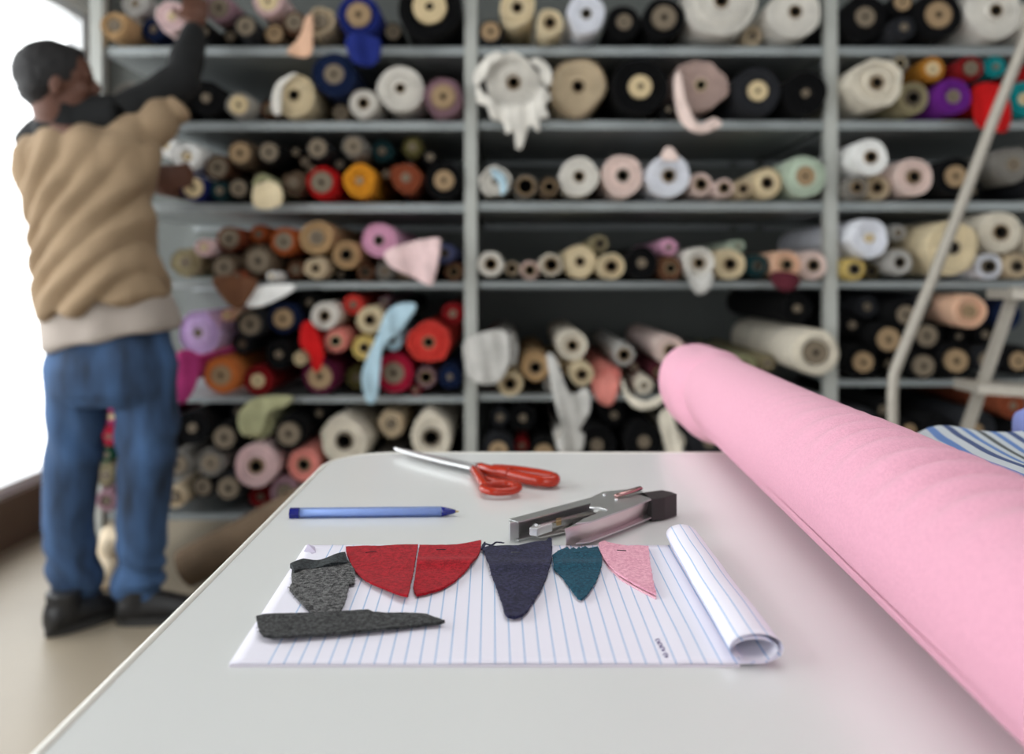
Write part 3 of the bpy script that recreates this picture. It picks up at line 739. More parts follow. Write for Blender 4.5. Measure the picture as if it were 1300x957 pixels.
# ================================================================ swatches
def toUV(px, z=0.0022):
    return [tuple(T(x, y, z).xy) for x, y in px]
M_staple = metal('staple_wire', (120, 120, 124), 0.3)
M_stapled = mat('dark_staple_wire', (42, 38, 44), rough=.4, metal=.6)
def swatch(label, px, m, lift, thick=0.0014, jit=0.0003, z0=0.0021, staple=None, frays=0, fray_m=None, extra=None):
    uv = toUV(px, z0 + thick)
    cx = sum(a for a, b in uv) / len(uv); cy = sum(b for a, b in uv) / len(uv)
    root = thing('fabric_swatch', label, 'fabric swatch', (cx, cy, TT + z0), 'fabric swatches on the writing pad')
    def zf(u, v):
        return z0 + thick + max(0.0, lift(u, v, cx, cy)) + 0.00035 * (1 + noise.noise(Vector((u * 70, v * 70, cx * 50))))
    bm = sheet(uv, 0.0022, zf, thick, lambda u, v, h: Vector((u, v, TT + h)), jit)
    autosmooth(obj('cloth', bm, m, root), 60)
    if staple:
        (x, y, dx, dy, sm) = staple
        a = Vector(toUV([(x - dx, y - dy)])[0]); b = Vector(toUV([(x + dx, y + dy)])[0])
        bm = bmesh.new()
        za, zb = TT + zf(a.x, a.y) + .00022, TT + zf(b.x, b.y) + .00022
        tube(bm, [Vector((a.x, a.y, za - .001)), Vector((a.x, a.y, za)), Vector((b.x, b.y, zb)), Vector((b.x, b.y, zb - .001))], .00028, seg=6)
        obj('staple', bm, sm, root)
    if frays:
        bm = bmesh.new(); n = len(uv)
        for _ in range(int(frays * 1.8)):
            i = R_.randrange(n); t = R_.random()
            a = Vector(uv[i]); b = Vector(uv[(i + 1) % n]); p = a + (b - a) * t
            out = (p - Vector((cx, cy))).normalized(); out = Vector((out.x + R_.uniform(-.6, .6), out.y + R_.uniform(-.6, .6))).normalized()
            zz = TT + zf(p.x, p.y) - thick * .6
            Lg = R_.uniform(.0008, .0026)
            q0 = Vector((p.x, p.y, zz)) - Vector((out.x, out.y, 0)) * .0006
            q2 = q0 + Vector((out.x, out.y, 0)) * Lg + Vector((0, 0, R_.uniform(-.0004, .0008)))
            q1 = (q0 + q2) / 2 + Vector((R_.uniform(-.0003, .0003), R_.uniform(-.0003, .0003), .0003))
            tube(bm, [q0, q1, q2], .00007, seg=3, cap=False)
        ft = obj('frayed_threads', bm, fray_m or m, root); ft['kind'] = 'stuff'
    if extra: extra(root, zf)
    return root
F_grey = felt('heather_grey_wool', (18, 19, 21), (128, 128, 128), scale=1200, bump=1.0, mid=.51)
F_greyd = felt('dark_grey_wool', (24, 26, 27), (84, 85, 85), scale=1500, bump=.7)
F_fold = felt('charcoal_wool_underside', (26, 30, 32), (66, 72, 74), scale=1500, bump=.7)
F_red = felt('red_felt', (128, 10, 22), (184, 24, 40), scale=1100, bump=1.0)
F_navy = felt('navy_wool', (16, 18, 38), (52, 52, 82), scale=1500, bump=.7)
F_teal = felt('teal_wool', (2, 44, 64), (20, 88, 108), scale=1500, bump=.7)
F_pink = felt('pink_wool', (206, 140, 160), (240, 184, 200), scale=1500, bump=.6)
g1 = [(371, 722), (402, 716), (440, 711), (445, 716), (449.5, 724), (451, 733), (450, 742), (443, 743.5), (441, 753), (439, 761), (436, 769), (431, 776.6), (424, 779), (413, 781), (399, 781), (390, 774), (382.5, 765.5), (374, 757), (367, 747.5), (371, 741), (370, 731)]
def g1_extra(root, zf):
    px = [(368, 716), (385, 709.5), (402, 708), (420, 705.5), (438, 701), (440, 706), (441, 712), (420, 716), (402, 718), (386, 720), (373, 724.5), (371, 719)]
    uv = toUV(px, .0062)
    bm = sheet(uv, .0022, lambda u, v: .0058 + 0.0012 * sin(u * 240) , .0030, lambda u, v, h: Vector((u, v, TT + h)), .0002)
    autosmooth(obj('folded_edge', bm, F_fold, root), 60)
swatch('heather grey wool swatch with a dark folded-over top edge', g1, F_grey, lambda u, v, cx, cy: 0.0008 + max(0, (cy - v)) * -0.01, staple=None, frays=90, extra=g1_extra)
swatch('long dark grey wool strip lying across the front of the pad',
       [(325.7, 788), (334, 785), (349, 784), (370, 783), (396, 781.6), (430, 779), (467, 776.2), (474, 779.4), (490, 780.5), (515, 780.7), (541.7, 781.6), (550, 786), (565, 790.5), (556, 793), (540, 794), (510, 798), (474, 801.5), (440, 804.5), (413, 807), (380, 810), (346.5, 812.6), (335, 810.5), (328.5, 804), (327, 796)],
       F_greyd, lambda u, v, cx, cy: 0.0012 + 0.0012 * max(0, cx - u) / .05, frays=70, thick=.0018)
swatch('red felt quarter-round swatch, left of the red pair', [(439, 695), (460, 694.2), (479, 694), (505, 692.6), (530.6, 692), (528, 706), (526, 720), (524, 731), (522, 742), (520, 753), (517.5, 763), (508.5, 761), (499, 757), (490.5, 752), (480, 747.5), (471, 743), (463, 738), (457, 732), (451, 725), (446, 717), (441, 706)],
       F_red, lambda u, v, cx, cy: 0.0006 + 0.0016 * max(0, (cy - v)) / .03 , thick=.0016, staple=(471, 705, 7, -.8, M_stapled), frays=50)
swatch('red felt quarter-round swatch, right of the red pair with wavy surface', [(532.8, 693), (553, 693.5), (566, 693.5), (579, 692.5), (595, 690.5), (611, 687), (610.5, 693), (609.5, 700.5), (606, 708), (602.6, 714), (594, 723), (584.6, 731), (578, 738), (571, 742.5), (562, 747.5), (553, 751), (541, 754.5), (529, 757), (526, 752), (525, 747), (527, 735), (528.5, 722.6), (530.5, 708)],
       F_red, lambda u, v, cx, cy: 0.0008 + 0.0022 * math.exp(-((v - cy - .004) / .010) ** 2), thick=.0016, staple=(560, 702.5, 6, .2, M_stapled), frays=50)
def navy_extra(root, zf):
    for name, pts in (('frayed_tuft', [(612, 697), (616, 690.5), (624, 692), (630, 688.2), (640, 689)]), ('frayed_tuft', [(616, 700), (612.5, 694), (615.5, 688)])):
        bm = bmesh.new()
        q = curve_pts([T(x, y, .0045) for x, y in pts], 5)
        tube(bm, q, [.0011 * (1 - .5 * k / len(q)) for k in range(len(q))], seg=8, flat=.7)
        for v in bm.verts: v.co += Vector((R_.uniform(-1, 1), R_.uniform(-1, 1), R_.uniform(-1, 1))) * .0002
        obj(name, bm, F_navy, root)
swatch('dark navy wool pointed swatch with a frayed top corner', [(613, 697), (620.7, 695), (638, 694.5), (658, 694), (674, 690.5), (687, 688.4), (693, 688), (697, 684.3), (700.3, 684.8), (701, 691), (700.6, 711.7), (698, 721), (695, 729.5), (691, 740), (687, 749), (681, 759), (675.6, 766.6), (670, 776), (662.7, 782.8), (653, 785.4), (645, 784.5), (641, 781), (638.5, 771.5), (635, 760), (630.4, 747), (627, 738), (624, 729.5), (621, 719), (617.5, 710), (616, 703)],
       F_navy, lambda u, v, cx, cy: 0.001 + 0.0012 * math.exp(-((v - cy - .01) / .012) ** 2), thick=.0018, staple=(654.6, 706.8, 5.4, 0, M_staple), frays=110, fray_m=felt('violet_fibres', (50, 44, 78), (96, 84, 124)), extra=navy_extra)
swatch('small teal wool pointed swatch with a pinked top edge', [(701.5, 706), (708, 701), (716, 697.8), (720, 695.5), (723, 699), (728, 696.5), (732, 699), (735, 696), (738, 698), (743, 694.6), (747, 697.6), (759.4, 695), (762, 703), (764.5, 711.7), (763.5, 720), (761, 728), (757, 738), (751.5, 747), (745, 756), (738.6, 761.8), (734, 760), (730.5, 755), (726, 750), (721, 744), (714, 733), (703, 723), (702.5, 715)],
       F_teal, lambda u, v, cx, cy: 0.0008 + 0.001 * math.exp(-((v - cy) / .008) ** 2), staple=(732, 706, 4.5, 0, mat('teal_staple_wire', (40, 84, 96), rough=.4, metal=.5)), frays=50)
def pink_extra(root, zf):
    px = [(759.5, 699), (765, 710), (772, 720.5), (790, 736.5), (816, 751), (833, 759.5), (833.4, 757), (816, 748), (791, 733), (773, 717), (766, 706)]
    bm = sheet(toUV(px, .0026), .0022, lambda u, v: .0027, .0010, lambda u, v, h: Vector((u, v, TT + h)), .0001)
    obj('underlayer', bm, felt('pale_pink_wool', (226, 166, 184), (248, 206, 216)), root)
swatch('pale pink wool triangular swatch with a dark staple', [(760.5, 691.5), (764, 690), (767.7, 688.8), (772, 691), (782, 693), (796.8, 695.5), (810, 695), (822.8, 695.5), (824, 704), (825, 715), (827, 726), (829, 737.5), (833, 756.5), (824, 753), (816, 749), (803, 741.5), (790, 734), (780, 727), (772.5, 719), (766, 710), (761.5, 700)],
       F_pink, lambda u, v, cx, cy: 0.0014, staple=(789, 704.2, 5.8, .3, M_stapled), frays=50, extra=pink_extra)

# ================================================================ pen
a = T(368, 657.2); b = T(583, 655.0)
ax = (b - a); L = ax.length; ax.normalize()
rp = 0.0040
pen = thing('ballpoint_pen', 'blue see-through ballpoint pen lying uncapped on the table', 'pen', a)
def penp(t, z=rp): return Vector((a.x + ax.x * t, a.y + ax.y * t, TT + z))
def hexrod(bm, t0, t1, r0, r1, seg=6):
    u = Vector((-ax.y, ax.x, 0)); v = Vector((0, 0, 1)); rr = []
    for t, r in ((t0, r0), (t1, r1)):
        rr.append([bm.verts.new(penp(t) + u * (cos(2 * PI * (k + .5) / seg + PI / 2) * r) + v * (sin(2 * PI * (k + .5) / seg + PI / 2) * r)) for k in range(seg)])
    for k in range(seg): bm.faces.new((rr[0][k], rr[0][(k + 1) % seg], rr[1][(k + 1) % seg], rr[1][k]))
    bm.faces.new(rr[0]); bm.faces.new(rr[1][::-1])
hx = rp / cos(PI / 6)
M_blue = mat('blue_plastic', (6, 22, 118), rough=.22, noise_amt=.03, spec=.6)
M_tube = mat('pale_ink_tube', (206, 222, 250), rough=.35, noise_amt=.03)
mb = bpy.data.materials.new('clear_blue_plastic'); mb.use_nodes = True
n, l = mb.node_tree.nodes, mb.node_tree.links; n.remove(n['Principled BSDF'])
tr = n.new('ShaderNodeBsdfTransparent'); tr.inputs[0].default_value = (.74, .83, 1.0, 1)
gl = n.new('ShaderNodeBsdfGlossy'); gl.inputs['Roughness'].default_value = .08
df = n.new('ShaderNodeBsdfDiffuse'); df.inputs[0].default_value = lin((30, 66, 176))
m1 = n.new('ShaderNodeMixShader'); m1.inputs[0].default_value = .14; l.new(tr.outputs[0], m1.inputs[1]); l.new(df.outputs[0], m1.inputs[2])
m2 = n.new('ShaderNodeMixShader'); m2.inputs[0].default_value = .07; l.new(m1.outputs[0], m2.inputs[1]); l.new(gl.outputs[0], m2.inputs[2])
l.new(m2.outputs[0], n['Material Output'].inputs['Surface'])
bm = bmesh.new(); hexrod(bm, L * .055, L * .895, hx, hx); obj('barrel', bm, mb, pen, smooth=False)
bm = bmesh.new(); tube(bm, [penp(L * .06), penp(L * .89)], .0029, seg=14); obj('ink_tube', bm, M_tube, pen)
bm = bmesh.new(); hexrod(bm, 0, L * .055, hx * 1.0, hx * 1.0); obj('end_plug', bm, M_blue, pen, smooth=False)
bm = bmesh.new(); tube(bm, [penp(L * t, rp) for t in (.895, .925, .955, .978)], [.0041, .0034, .0024, .0014], seg=18); obj('cone', bm, M_blue, pen)
bm = bmesh.new(); tube(bm, [penp(L * t, rp) for t in (.975, .985, .996, 1.0)], [.0011, .0009, .0005, .0002], seg=12); obj('writing_tip', bm, metal('brass_tip', (190, 170, 120), .3), pen)

# ================================================================ scissors
M_chrome = mat('polished_steel', (232, 233, 235), rough=.25, metal=.7, noise_amt=.03)
M_steel = metal('brushed_steel', (150, 150, 150), .3)
M_red = mat('orange_red_plastic', (170, 44, 22), rough=.16, noise_amt=.04, spec=.45)
sc_ = thing('scissors', 'tailor scissors with steel blades and orange red handles', 'scissors', T(606, 603))
tip = Vector((T(503, 574).x, 1.018, TT)); piv = T(607, 601)
piv.z = TT
dirb = (piv - tip); Lb = dirb.length; dirb.normalize(); side = Vector((-dirb.y, dirb.x, 0))
def blade(z, s, w0, ang, name, m):
    bm = bmesh.new()
    dd = Matrix.Rotation(ang, 3, 'Z') @ dirb; ss = Matrix.Rotation(ang, 3, 'Z') @ side
    base = piv
    pts = []
    for t, w in ((0.015, w0 * .8), (0, w0), (-.3, w0 * .9), (-.7, w0 * .62), (-.93, w0 * .3), (-1, w0 * .06)):
        pts.append((t * Lb, w))
    edge = [base + dd * t + ss * (s * w) + Vector((0, 0, z)) for t, w in pts]
    back = [base + dd * t - ss * (s * w * .25) + Vector((0, 0, z)) for t, w in pts]
    prism(bm, edge + back[::-1], .0028, bevel=.0006)
    return obj(name, bm, m, sc_, smooth=False)
blade(.0088, -1, .013, math.radians(0.0), 'upper_blade', M_chrome)
blade(.0055, 1, .012, math.radians(-3.2), 'lower_blade', M_steel)
bm = bmesh.new(); tube(bm, [piv + Vector((0, 0, .003)), piv + Vector((0, 0, .0105))], .0042, seg=18); autosmooth(obj('pivot_screw', bm, M_steel, sc_), 40)
# big handle: a long loop
def S(x, y, z): return T(x, y, z)
loopb = [S(627, 596.5, .0065), S(650, 597.8, .008), S(680, 601.8, .008), (S(700, 606, .008)), S(704, 609, .008), S(697, 611, .0075), S(677, 609, .0075), S(652, 604, .007), S(638, 600, .006)]
bm = bmesh.new(); tube(bm, curve_pts(loopb, 7, closed=True), .0058, seg=14, closed=True)
obj('finger_loop', bm, M_red, sc_)
bm = bmesh.new(); q = curve_pts([piv + Vector((0, 0, .0065)) + dirb * .004, S(622, 597.5, .0075), S(636, 599.5, .0075), S(648, 602, .0075)], 6)
tube(bm, q, [.0055 + .0012 * k / len(q) for k in range(len(q))], seg=14); obj('handle_shank', bm, M_red, sc_)
loops_ = [S(613, 619, .007), S(622, 615.5, .008), (S(640, 614, .0085)), S(655, 616, .0085), S(658, 619.5, .008), S(650, 623, .007), S(632, 624.3, .007), S(617, 622.5, .007)]
bm = bmesh.new(); tube(bm, curve_pts(loops_, 7, closed=True), .0037, seg=14, closed=True)
obj('thumb_loop', bm, M_red, sc_)
bm = bmesh.new(); q = curve_pts([piv + Vector((-.004, -.004, .005)), S(609, 606, .0065), S(613, 612, .007), S(618, 618, .0075)], 6)
tube(bm, q, [.0046] * len(q), seg=14); obj('handle_shank', bm, M_red, sc_)
bm = bmesh.new(); q = curve_pts([S(616, 608, .0065), S(630, 611, .0075), S(648, 614, .0085), S(655, 618, .009)], 6)
tube(bm, q, [.0034] * len(q), seg=12); obj('handle_bridge', bm, M_red, sc_)

# ================================================================ plier stapler
M_chr2 = metal('chrome_plate', (206, 204, 202), .2)
M_dchr = metal('dark_chrome', (196, 198, 198), .42)
M_rub = mat('black_rubber_grip', (40, 36, 37), rough=.5, noise_amt=.1, scale=90)
st = thing('plier_stapler', 'chrome plier stapler with one black rubber grip lying on its side', 'stapler', T(745, 676))
def K(X, Y, z):                    # crop pixel to world at height z
    return T(630 + X / 5.417, 600 + Y / 5.417, z)
# side plates (near and far cheeks of the body)
def cheek(name, z, th, m):
    bm = bmesh.new()
    px = [(640, 243), (664, 163), (742, 132), (940, 112), (1000, 128), (1066, 186), (900, 250), (760, 300), (640, 342), (545, 352), (600, 320), (762, 258)]
    ref = [K(x, y, .0190) for x, y in px]
    prism(bm, [Vector((p.x, p.y, TT + z)) for p in ref], th, bevel=.0004)
    obj(name, bm, m, st, smooth=False)
cheek('side_plate', .0195, .0012, M_dchr)
cheek('side_plate', .0045, .0012, M_dchr)
# bright folded lip of the side plate
bm = bmesh.new(); tube(bm, [K(642, 240, .0198), K(700, 240, .0198), K(762, 256, .0198)], .0007, seg=8); obj('plate_lip', bm, M_chrome, st)
# anvil arm: channel running to the far left
def channel(name, topz, px_top, w, wall, m, h):
    bm = bmesh.new()
    a, b = K(*px_top[0], topz), K(*px_top[1], topz)
    a = Vector((a.x, a.y, TT + topz)); b = Vector((b.x, b.y, TT + topz))
    d = (b - a).normalized(); s = Vector((d.y, -d.x, 0))
    prism(bm, [a, b, b + s * wall, a + s * wall], h)          # spine
    prism(bm, [a + s * wall, b + s * wall, b + s * w, a + s * w * .8], wall)          # upper flange
    lo = Vector((0, 0, -(h - wall)))
    prism(bm, [a + s * wall + lo, b + s * wall + lo, b + s * w + lo, a + s * w * .8 + lo], wall)
    o = obj(name, bm, m, st, smooth=False); return o
channel('anvil_arm', .0168, ((88, 318), (664, 166)), .013, .0011, M_dchr, .0150)
bm = bmesh.new()
e0, e1 = K(88, 320, .0160), K(92, 402, .0015)
prism(bm, [K(86, 322, .0164), K(150, 312, .0164), K(158, 330, .0164), K(94, 345, .0164)], .0145, bevel=.0008)
obj('anvil_head', bm, M_dchr, st, smooth=False)
bm = bmesh.new(); c = K(136, 340, .0125); tube(bm, [c + Vector((0, -.0015, 0)), c + Vector((0, .003, 0))], .0017, seg=12); obj('rivet', bm, M_chrome, st)
# magazine arm between anvil and handle
channel('magazine', .0130, ((262, 345), (640, 262)), .0085, .0010, M_chr2, .0105)
bm = bmesh.new()
prism(bm, [K(228, 378, .0120), K(262, 345, .0128), K(385, 322, .0128), (K(385, 350, .0128)), K(282, 384, .0120)], .0060, bevel=.0007)
prism(bm, [K(232, 378, .0100), K(270, 350, .0136), K(286, 350, .0136), K(268, 384, .0100)], .0022, bevel=.0003)
obj('driver_head', bm, M_chrome, st, smooth=False)
bm = bmesh.new(); prism(bm, [K(410, 312, .0140), K(446, 306, .0140), K(448, 326, .0140), K(412, 332, .0140)], .004, bevel=.0005)
obj('magazine_latch', bm, metal('brass_latch', (200, 176, 130), .25), st, smooth=False)
bm = bmesh.new(); prism(bm, [K(262, 418, .0030), K(280, 400, .0034), K(560, 352, .0060), K(640, 350, .0070), K(540, 375, .0045)], .0026, bevel=.0004)
obj('spring_strip', bm, M_chr2, st, smooth=False)
# handle shell: curved chrome cover, convex face toward the viewer
bm = bmesh.new()
topc = [(474, 386), (560, 362), (650, 338), (760, 300), (870, 262), (980, 218), (1068, 184)]
botc = [(480, 506), (560, 494), (660, 466), (780, 424), (890, 380), (990, 332), (1072, 290)]
rows = []
for (tx_, ty_), (bx_, by_) in zip(topc, botc):
    pt = K(tx_, ty_, .0172); pb = K(bx_, by_, .0002)
    fwd = Vector((pb.x - pt.x, pb.y - pt.y, 0))
    row = []
    for k in range(9):
        t = k / 8
        z = .0172 * (1 - t) + .0002 * t
        bulge = sin(PI * t) * .0016
        row.append(Vector((pt.x + (pb.x - pt.x) * t, pt.y + (pb.y - pt.y) * t, TT + z)) + Vector((.25, -.95, 0)) * bulge)
    rows.append(row)
ins = []
for row in rows: ins.append([p + Vector((-.12, .0012 / .001 * .001, 0)) * .0 + Vector((-.0004, .0012, 0)) for p in row])
g1_ = [[bm.verts.new(p) for p in r] for r in rows]; g2_ = [[bm.verts.new(p) for p in r] for r in ins]
for i in range(len(rows) - 1):
    for k in range(8):
        bm.faces.new((g1_[i][k], g1_[i][k + 1], g1_[i + 1][k + 1], g1_[i + 1][k])); bm.faces.new((g2_[i][k], g2_[i + 1][k], g2_[i + 1][k + 1], g2_[i][k + 1]))
    bm.faces.new((g1_[i][0], g1_[i + 1][0], g2_[i + 1][0], g2_[i][0])); bm.faces.new((g1_[i][8], g2_[i][8], g2_[i + 1][8], g1_[i + 1][8]))
for i in (0, len(rows) - 1):
    for k in range(8): bm.faces.new((g1_[i][k], g1_[i][k + 1], g2_[i][k + 1], g2_[i][k]))
autosmooth(obj('handle_shell', bm, metal('handle_chrome', (226, 214, 214), .38), st), 40)  # faint pink tint stands in for the roll's reflection
# flat top deck joining shell and cheeks
bm = bmesh.new()
prism(bm, [K(474, 386, .0170), K(650, 338, .0170), K(870, 262, .0170), K(1066, 184, .0170), K(1000, 160, .0170), K(800, 240, .0170), K(620, 325, .0170), K(540, 352, .0170)], .0010)
obj('shell_flange', bm, M_dchr, st, smooth=False)
# black grip sleeve
bm = bmesh.new()
gp_ = [K(958, 152, .0185), K(1040, 132, .0195), K(1140, 108, .0205), K(1205, 128, .0200), K(1244, 152, .0185), K(1160, 178, .0185), K(1070, 190, .0185)]
gp_ = [Vector((p.x, p.y, TT + .0195)) for p in gp_]
prism(bm, gp_, .0190, bevel=.0011)
obj('rubber_grip', bm, M_rub, st, smooth=False)
# second handle behind (return lever) with the pink roll's reflection put into its colour
bm = bmesh.new()
q = [K(820, 160, .0215), K(880, 142, .0225), K(945, 122, .0235), K(992, 106, .0240)]
tube(bm, q, [.0022, .0026, .0028, .0026], seg=10, flat=.7); obj('return_spring', bm, metal('pink_reflection_metal', (190, 150, 148), .2), st)
for x, y in ((745, 153), (828, 186)):
    bm = bmesh.new(); c = K(x, y, .0195); tube(bm, [Vector((c.x, c.y, TT + .018)), Vector((c.x, c.y, TT + .0205))], .0016, seg=14); autosmooth(obj('rivet', bm, M_chrome, st), 40)

# ================================================================ the big pink roll
M_pinkf = mat('pink_knit_fabric', (220, 160, 181), rough=.95, noise_amt=.05, scale=500, bump=.35, bscale=900, spec=.12, sheen=.15)
RR = 0.0503; RCX = 0.231; RCZ = TT + RR + .0012
SLX = 40 / F
def rax(y): return RCX + SLX * y
Y0, Y1, YC = -0.30, 1.345, 1.150
bm = bmesh.new(); segs = 96; rows = []
ys = []
y = Y0
while y < Y1 - .03: ys.append(y); y += .0045 if (y > .25) else .02
ys += [Y1 - .03 + .03 * sin(k / 8 * PI / 2) for k in range(9)]
for y in ys:
    ring = []
    for k in range(segs):
        a = 2 * PI * k / segs                # 0 = right, 90 = up, 180 = left
        r = RR
        up = max(0, sin(a)); lf = cos(a - math.radians(150))
        # creases running round the roll where the cloth bunches
        fade = math.exp(-((y - .52) / .20) ** 2) * max(0, cos(a - math.radians(65))) ** 1.0
        tw = y + 0.018 * cos(a) + 0.006 * noise.noise(Vector((a * .8, y * 5, 1)))
        wob = noise.noise(Vector((y * 9, a * .5, 3.3)))
        r += 0.0038 * fade * (sin(tw * 2 * PI / .034 + 2.2 * wob) ) * (1 + .5 * wob)
        # long gentle unevenness
        r += 0.0009 * noise.noise(Vector((cos(a) * 1.5, sin(a) * 1.5, y * 3)))
        # loose outer end beyond the slanted crease
        yc = 1.145 - .085 * max(0, -sin(a)) ** 1.5 + .006 * sin(3 * a)
        t = (y - yc)
        if t > 0:
            fl = .0035 + .0075 * max(0, cos(a - math.radians(195))); sm = min(1, t / .07); sm = sm * sm * (3 - 2 * sm)
            r += -0.0085 * math.exp(-t / .014) * min(1, t / .0035) + fl * sm + 0.0014 * sin(a * 3 + y * 20) * sm
        drop = 0
        if y > Y1 - .03:
            q = (y - (Y1 - .03)) / .03; r *= 1 - .16 * q * q if q < .999 else .55
        cx = rax(y); cz = RCZ
        x = cx + cos(a) * r; z = cz + sin(a) * r
        if y > 1.06 and sin(a) < 0: z -= 0.014 * min(1, (y - 1.06) / .13) * (-sin(a)) ** 2
        if y < 1.06: z = max(z, TT + .0011)
        ring.append(bm.verts.new((x, y, z)))
    rows.append(ring)
for A_, B_ in zip(rows[:-1], rows[1:]):
    for k in range(segs): bm.faces.new((A_[k], A_[(k + 1) % segs], B_[(k + 1) % segs], B_[k]))
bm.faces.new(rows[-1]); bm.faces.new(rows[0][::-1])
pr = thing('fabric_roll', 'large pink fabric roll lying along the right of the white table', 'fabric roll', (rax(.5), .5, TT))
obj('fabric', bm, M_pinkf, pr)
# free edge of the outer wrap, a slightly raised ply along the left flank
bm = bmesh.new()
ra = []; 
for j in range(90):
    y = .02 + (YC - .06) * j / 89
    row = []
    for k in range(7):
        a = math.radians(205 + k * 6 + 3 * sin(y * 6))
        r = RR + .0011 - (.0012 if k == 6 else 0) - (.0008 if k == 0 else 0)
        row.append(bm.verts.new((rax(y) + cos(a) * r, y, max(TT + .0014, RCZ + sin(a) * r))))
    ra.append(row)
for A_, B_ in zip(ra[:-1], ra[1:]):
    for k in range(6): bm.faces.new((A_[k], A_[k + 1], B_[k + 1], B_[k]))
obj('free_edge', bm, M_pinkf, pr)
bm = bmesh.new(); tube(bm, [(rax(Y0) , Y0 - .02, RCZ), (rax(Y0 + .1), Y0 + .1, RCZ)], .02, seg=24); autosmooth(obj('core_tube', bm, M_card, pr), 40)

# ================================================================ striped cloth and periwinkle roll behind the pink roll
def stripes_mat():
    m = bpy.data.materials.new('striped_cotton'); m.use_nodes = True
    n, l = m.node_tree.nodes, m.node_tree.links
    b = n['Principled BSDF']; b.inputs['Roughness'].default_value = 0.9; b.inputs['Specular IOR Level'].default_value = .2
    uv = n.new('ShaderNodeUVMap'); sp = n.new('ShaderNodeSeparateXYZ'); l.new(uv.outputs[0], sp.inputs[0])
    dv = n.new('ShaderNodeMath'); dv.operation = 'DIVIDE'; dv.inputs[1].default_value = .058; l.new(sp.outputs[0], dv.inputs[0])
    fr = n.new('ShaderNodeMath'); fr.operation = 'FRACT'; l.new(dv.outputs[0], fr.inputs[0])
    rp = n.new('ShaderNodeValToRGB'); rp.color_ramp.interpolation = 'CONSTANT'
    W, BL, G, N = lin((196, 202, 208)), lin((104, 134, 188)), lin((92, 96, 98)), lin((78, 92, 132))
    seq = [(0, W), (.135, BL), (.25, W), (.385, G), (.50, W), (.635, BL), (.75, W), (.885, N)]
    el = rp.color_ramp.elements
    el[0].position = 0; el[0].color = seq[0][1]; el[1].position = seq[1][0]; el[1].color = seq[1][1]
    for p, c in seq[2:]:
        e = el.new(p); e.color = c
    l.new(fr.outputs[0], rp.inputs[0]); l.new(rp.outputs[0], b.inputs['Base Color'])
    tc = n.new('ShaderNodeTexCoord'); nz = n.new('ShaderNodeTexNoise'); nz.inputs['Scale'].default_value = 900; l.new(tc.outputs['Object'], nz.inputs[0])
    bp = n.new('ShaderNodeBump'); bp.inputs['Strength'].default_value = .3; bp.inputs['Distance'].default_value = .001
    l.new(nz.outputs[0], bp.inputs['Height']); l.new(bp.outputs[0], b.inputs['Normal'])
    return m
bm = bmesh.new(); uvl = bm.loops.layers.uv.new('UVMap')
nu, nv = 46, 50
th = math.radians(10); ux_, uy_ = Vector((cos(th), -sin(th))), Vector((sin(th), cos(th)))
o0 = Vector((.288, .34))
top, bot = [], []
for j in range(nv + 1):
    rt, rb = [], []
    for i in range(nu + 1):
        s, t = i / nu, j / nv
        wv = .012 * sin(t * 7 + s * 3) * (1 - s)
        p = o0 + ux_ * (s * .42 + wv) + uy_ * (t * .60)
        e1_ = min(1, s / .12); e2_ = min(1, (1 - t) / .07); e3_ = min(1, (1 - s) / .1); e4_ = min(1, t / .1)
        hgt = .072 * math.sqrt(max(0, 1 - (1 - e1_) ** 2)) * math.sqrt(max(0, 1 - (1 - e2_) ** 2)) * math.sqrt(max(0, 1 - (1 - e3_) ** 2)) * math.sqrt(max(0, 1 - (1 - e4_) ** 2))
        hgt *= .84 + .16 * sin(s * 9 + 1 + t * 2)
        hgt += .004 * noise.noise(Vector((s * 6, t * 5, 0))) * e1_ * e2_
        rt.append((p.x, p.y, TT + .003 + max(0, hgt))); rb.append((p.x, p.y, TT + .0008))
    top.append([bm.verts.new(c) for c in rt]); bot.append([bm.verts.new(c) for c in rb])
def uvset(f, idx):
    for lp, (i, j) in zip(f.loops, idx):
        lp[uvl].uv = (i / nu * .42 + .012 + .006 * noise.noise(Vector((i / nu * 4, j / nv * 6, 2))), j / nv)
for j in range(nv):
    for i in range(nu):
        f = bm.faces.new((top[j][i], top[j][i + 1], top[j + 1][i + 1], top[j + 1][i])); uvset(f, ((i, j), (i + 1, j), (i + 1, j + 1), (i, j + 1)))
        f = bm.faces.new((bot[j][i], bot[j + 1][i], bot[j + 1][i + 1], bot[j][i + 1])); uvset(f, ((i, j), (i, j + 1), (i + 1, j + 1), (i + 1, j)))
for j in range(nv):
    for i, fl in ((0, 0), (nu, 1)):
        f = bm.faces.new((top[j][i], top[j + 1][i], bot[j + 1][i], bot[j][i]) if not fl else (top[j][i], bot[j][i], bot[j + 1][i], top[j + 1][i])); uvset(f, ((i, j),) * 4)
for i in range(nu):
    for j in (0, nv):
        f = bm.faces.new((top[j][i], top[j][i + 1], bot[j][i + 1], bot[j][i])); uvset(f, ((i, j),) * 4)
tag(obj('striped_cloth', bm, stripes_mat()), 'folded cotton cloth with blue, grey and white stripes behind the pink roll', 'cloth')
bm = bmesh.new()
c0 = Vector((.604, .975, TT + .096)); 
pts = [c0 + Vector((sin(th), cos(th), 0)) * (-.45 + .05 * k) for k in range(10)]
bm.free()
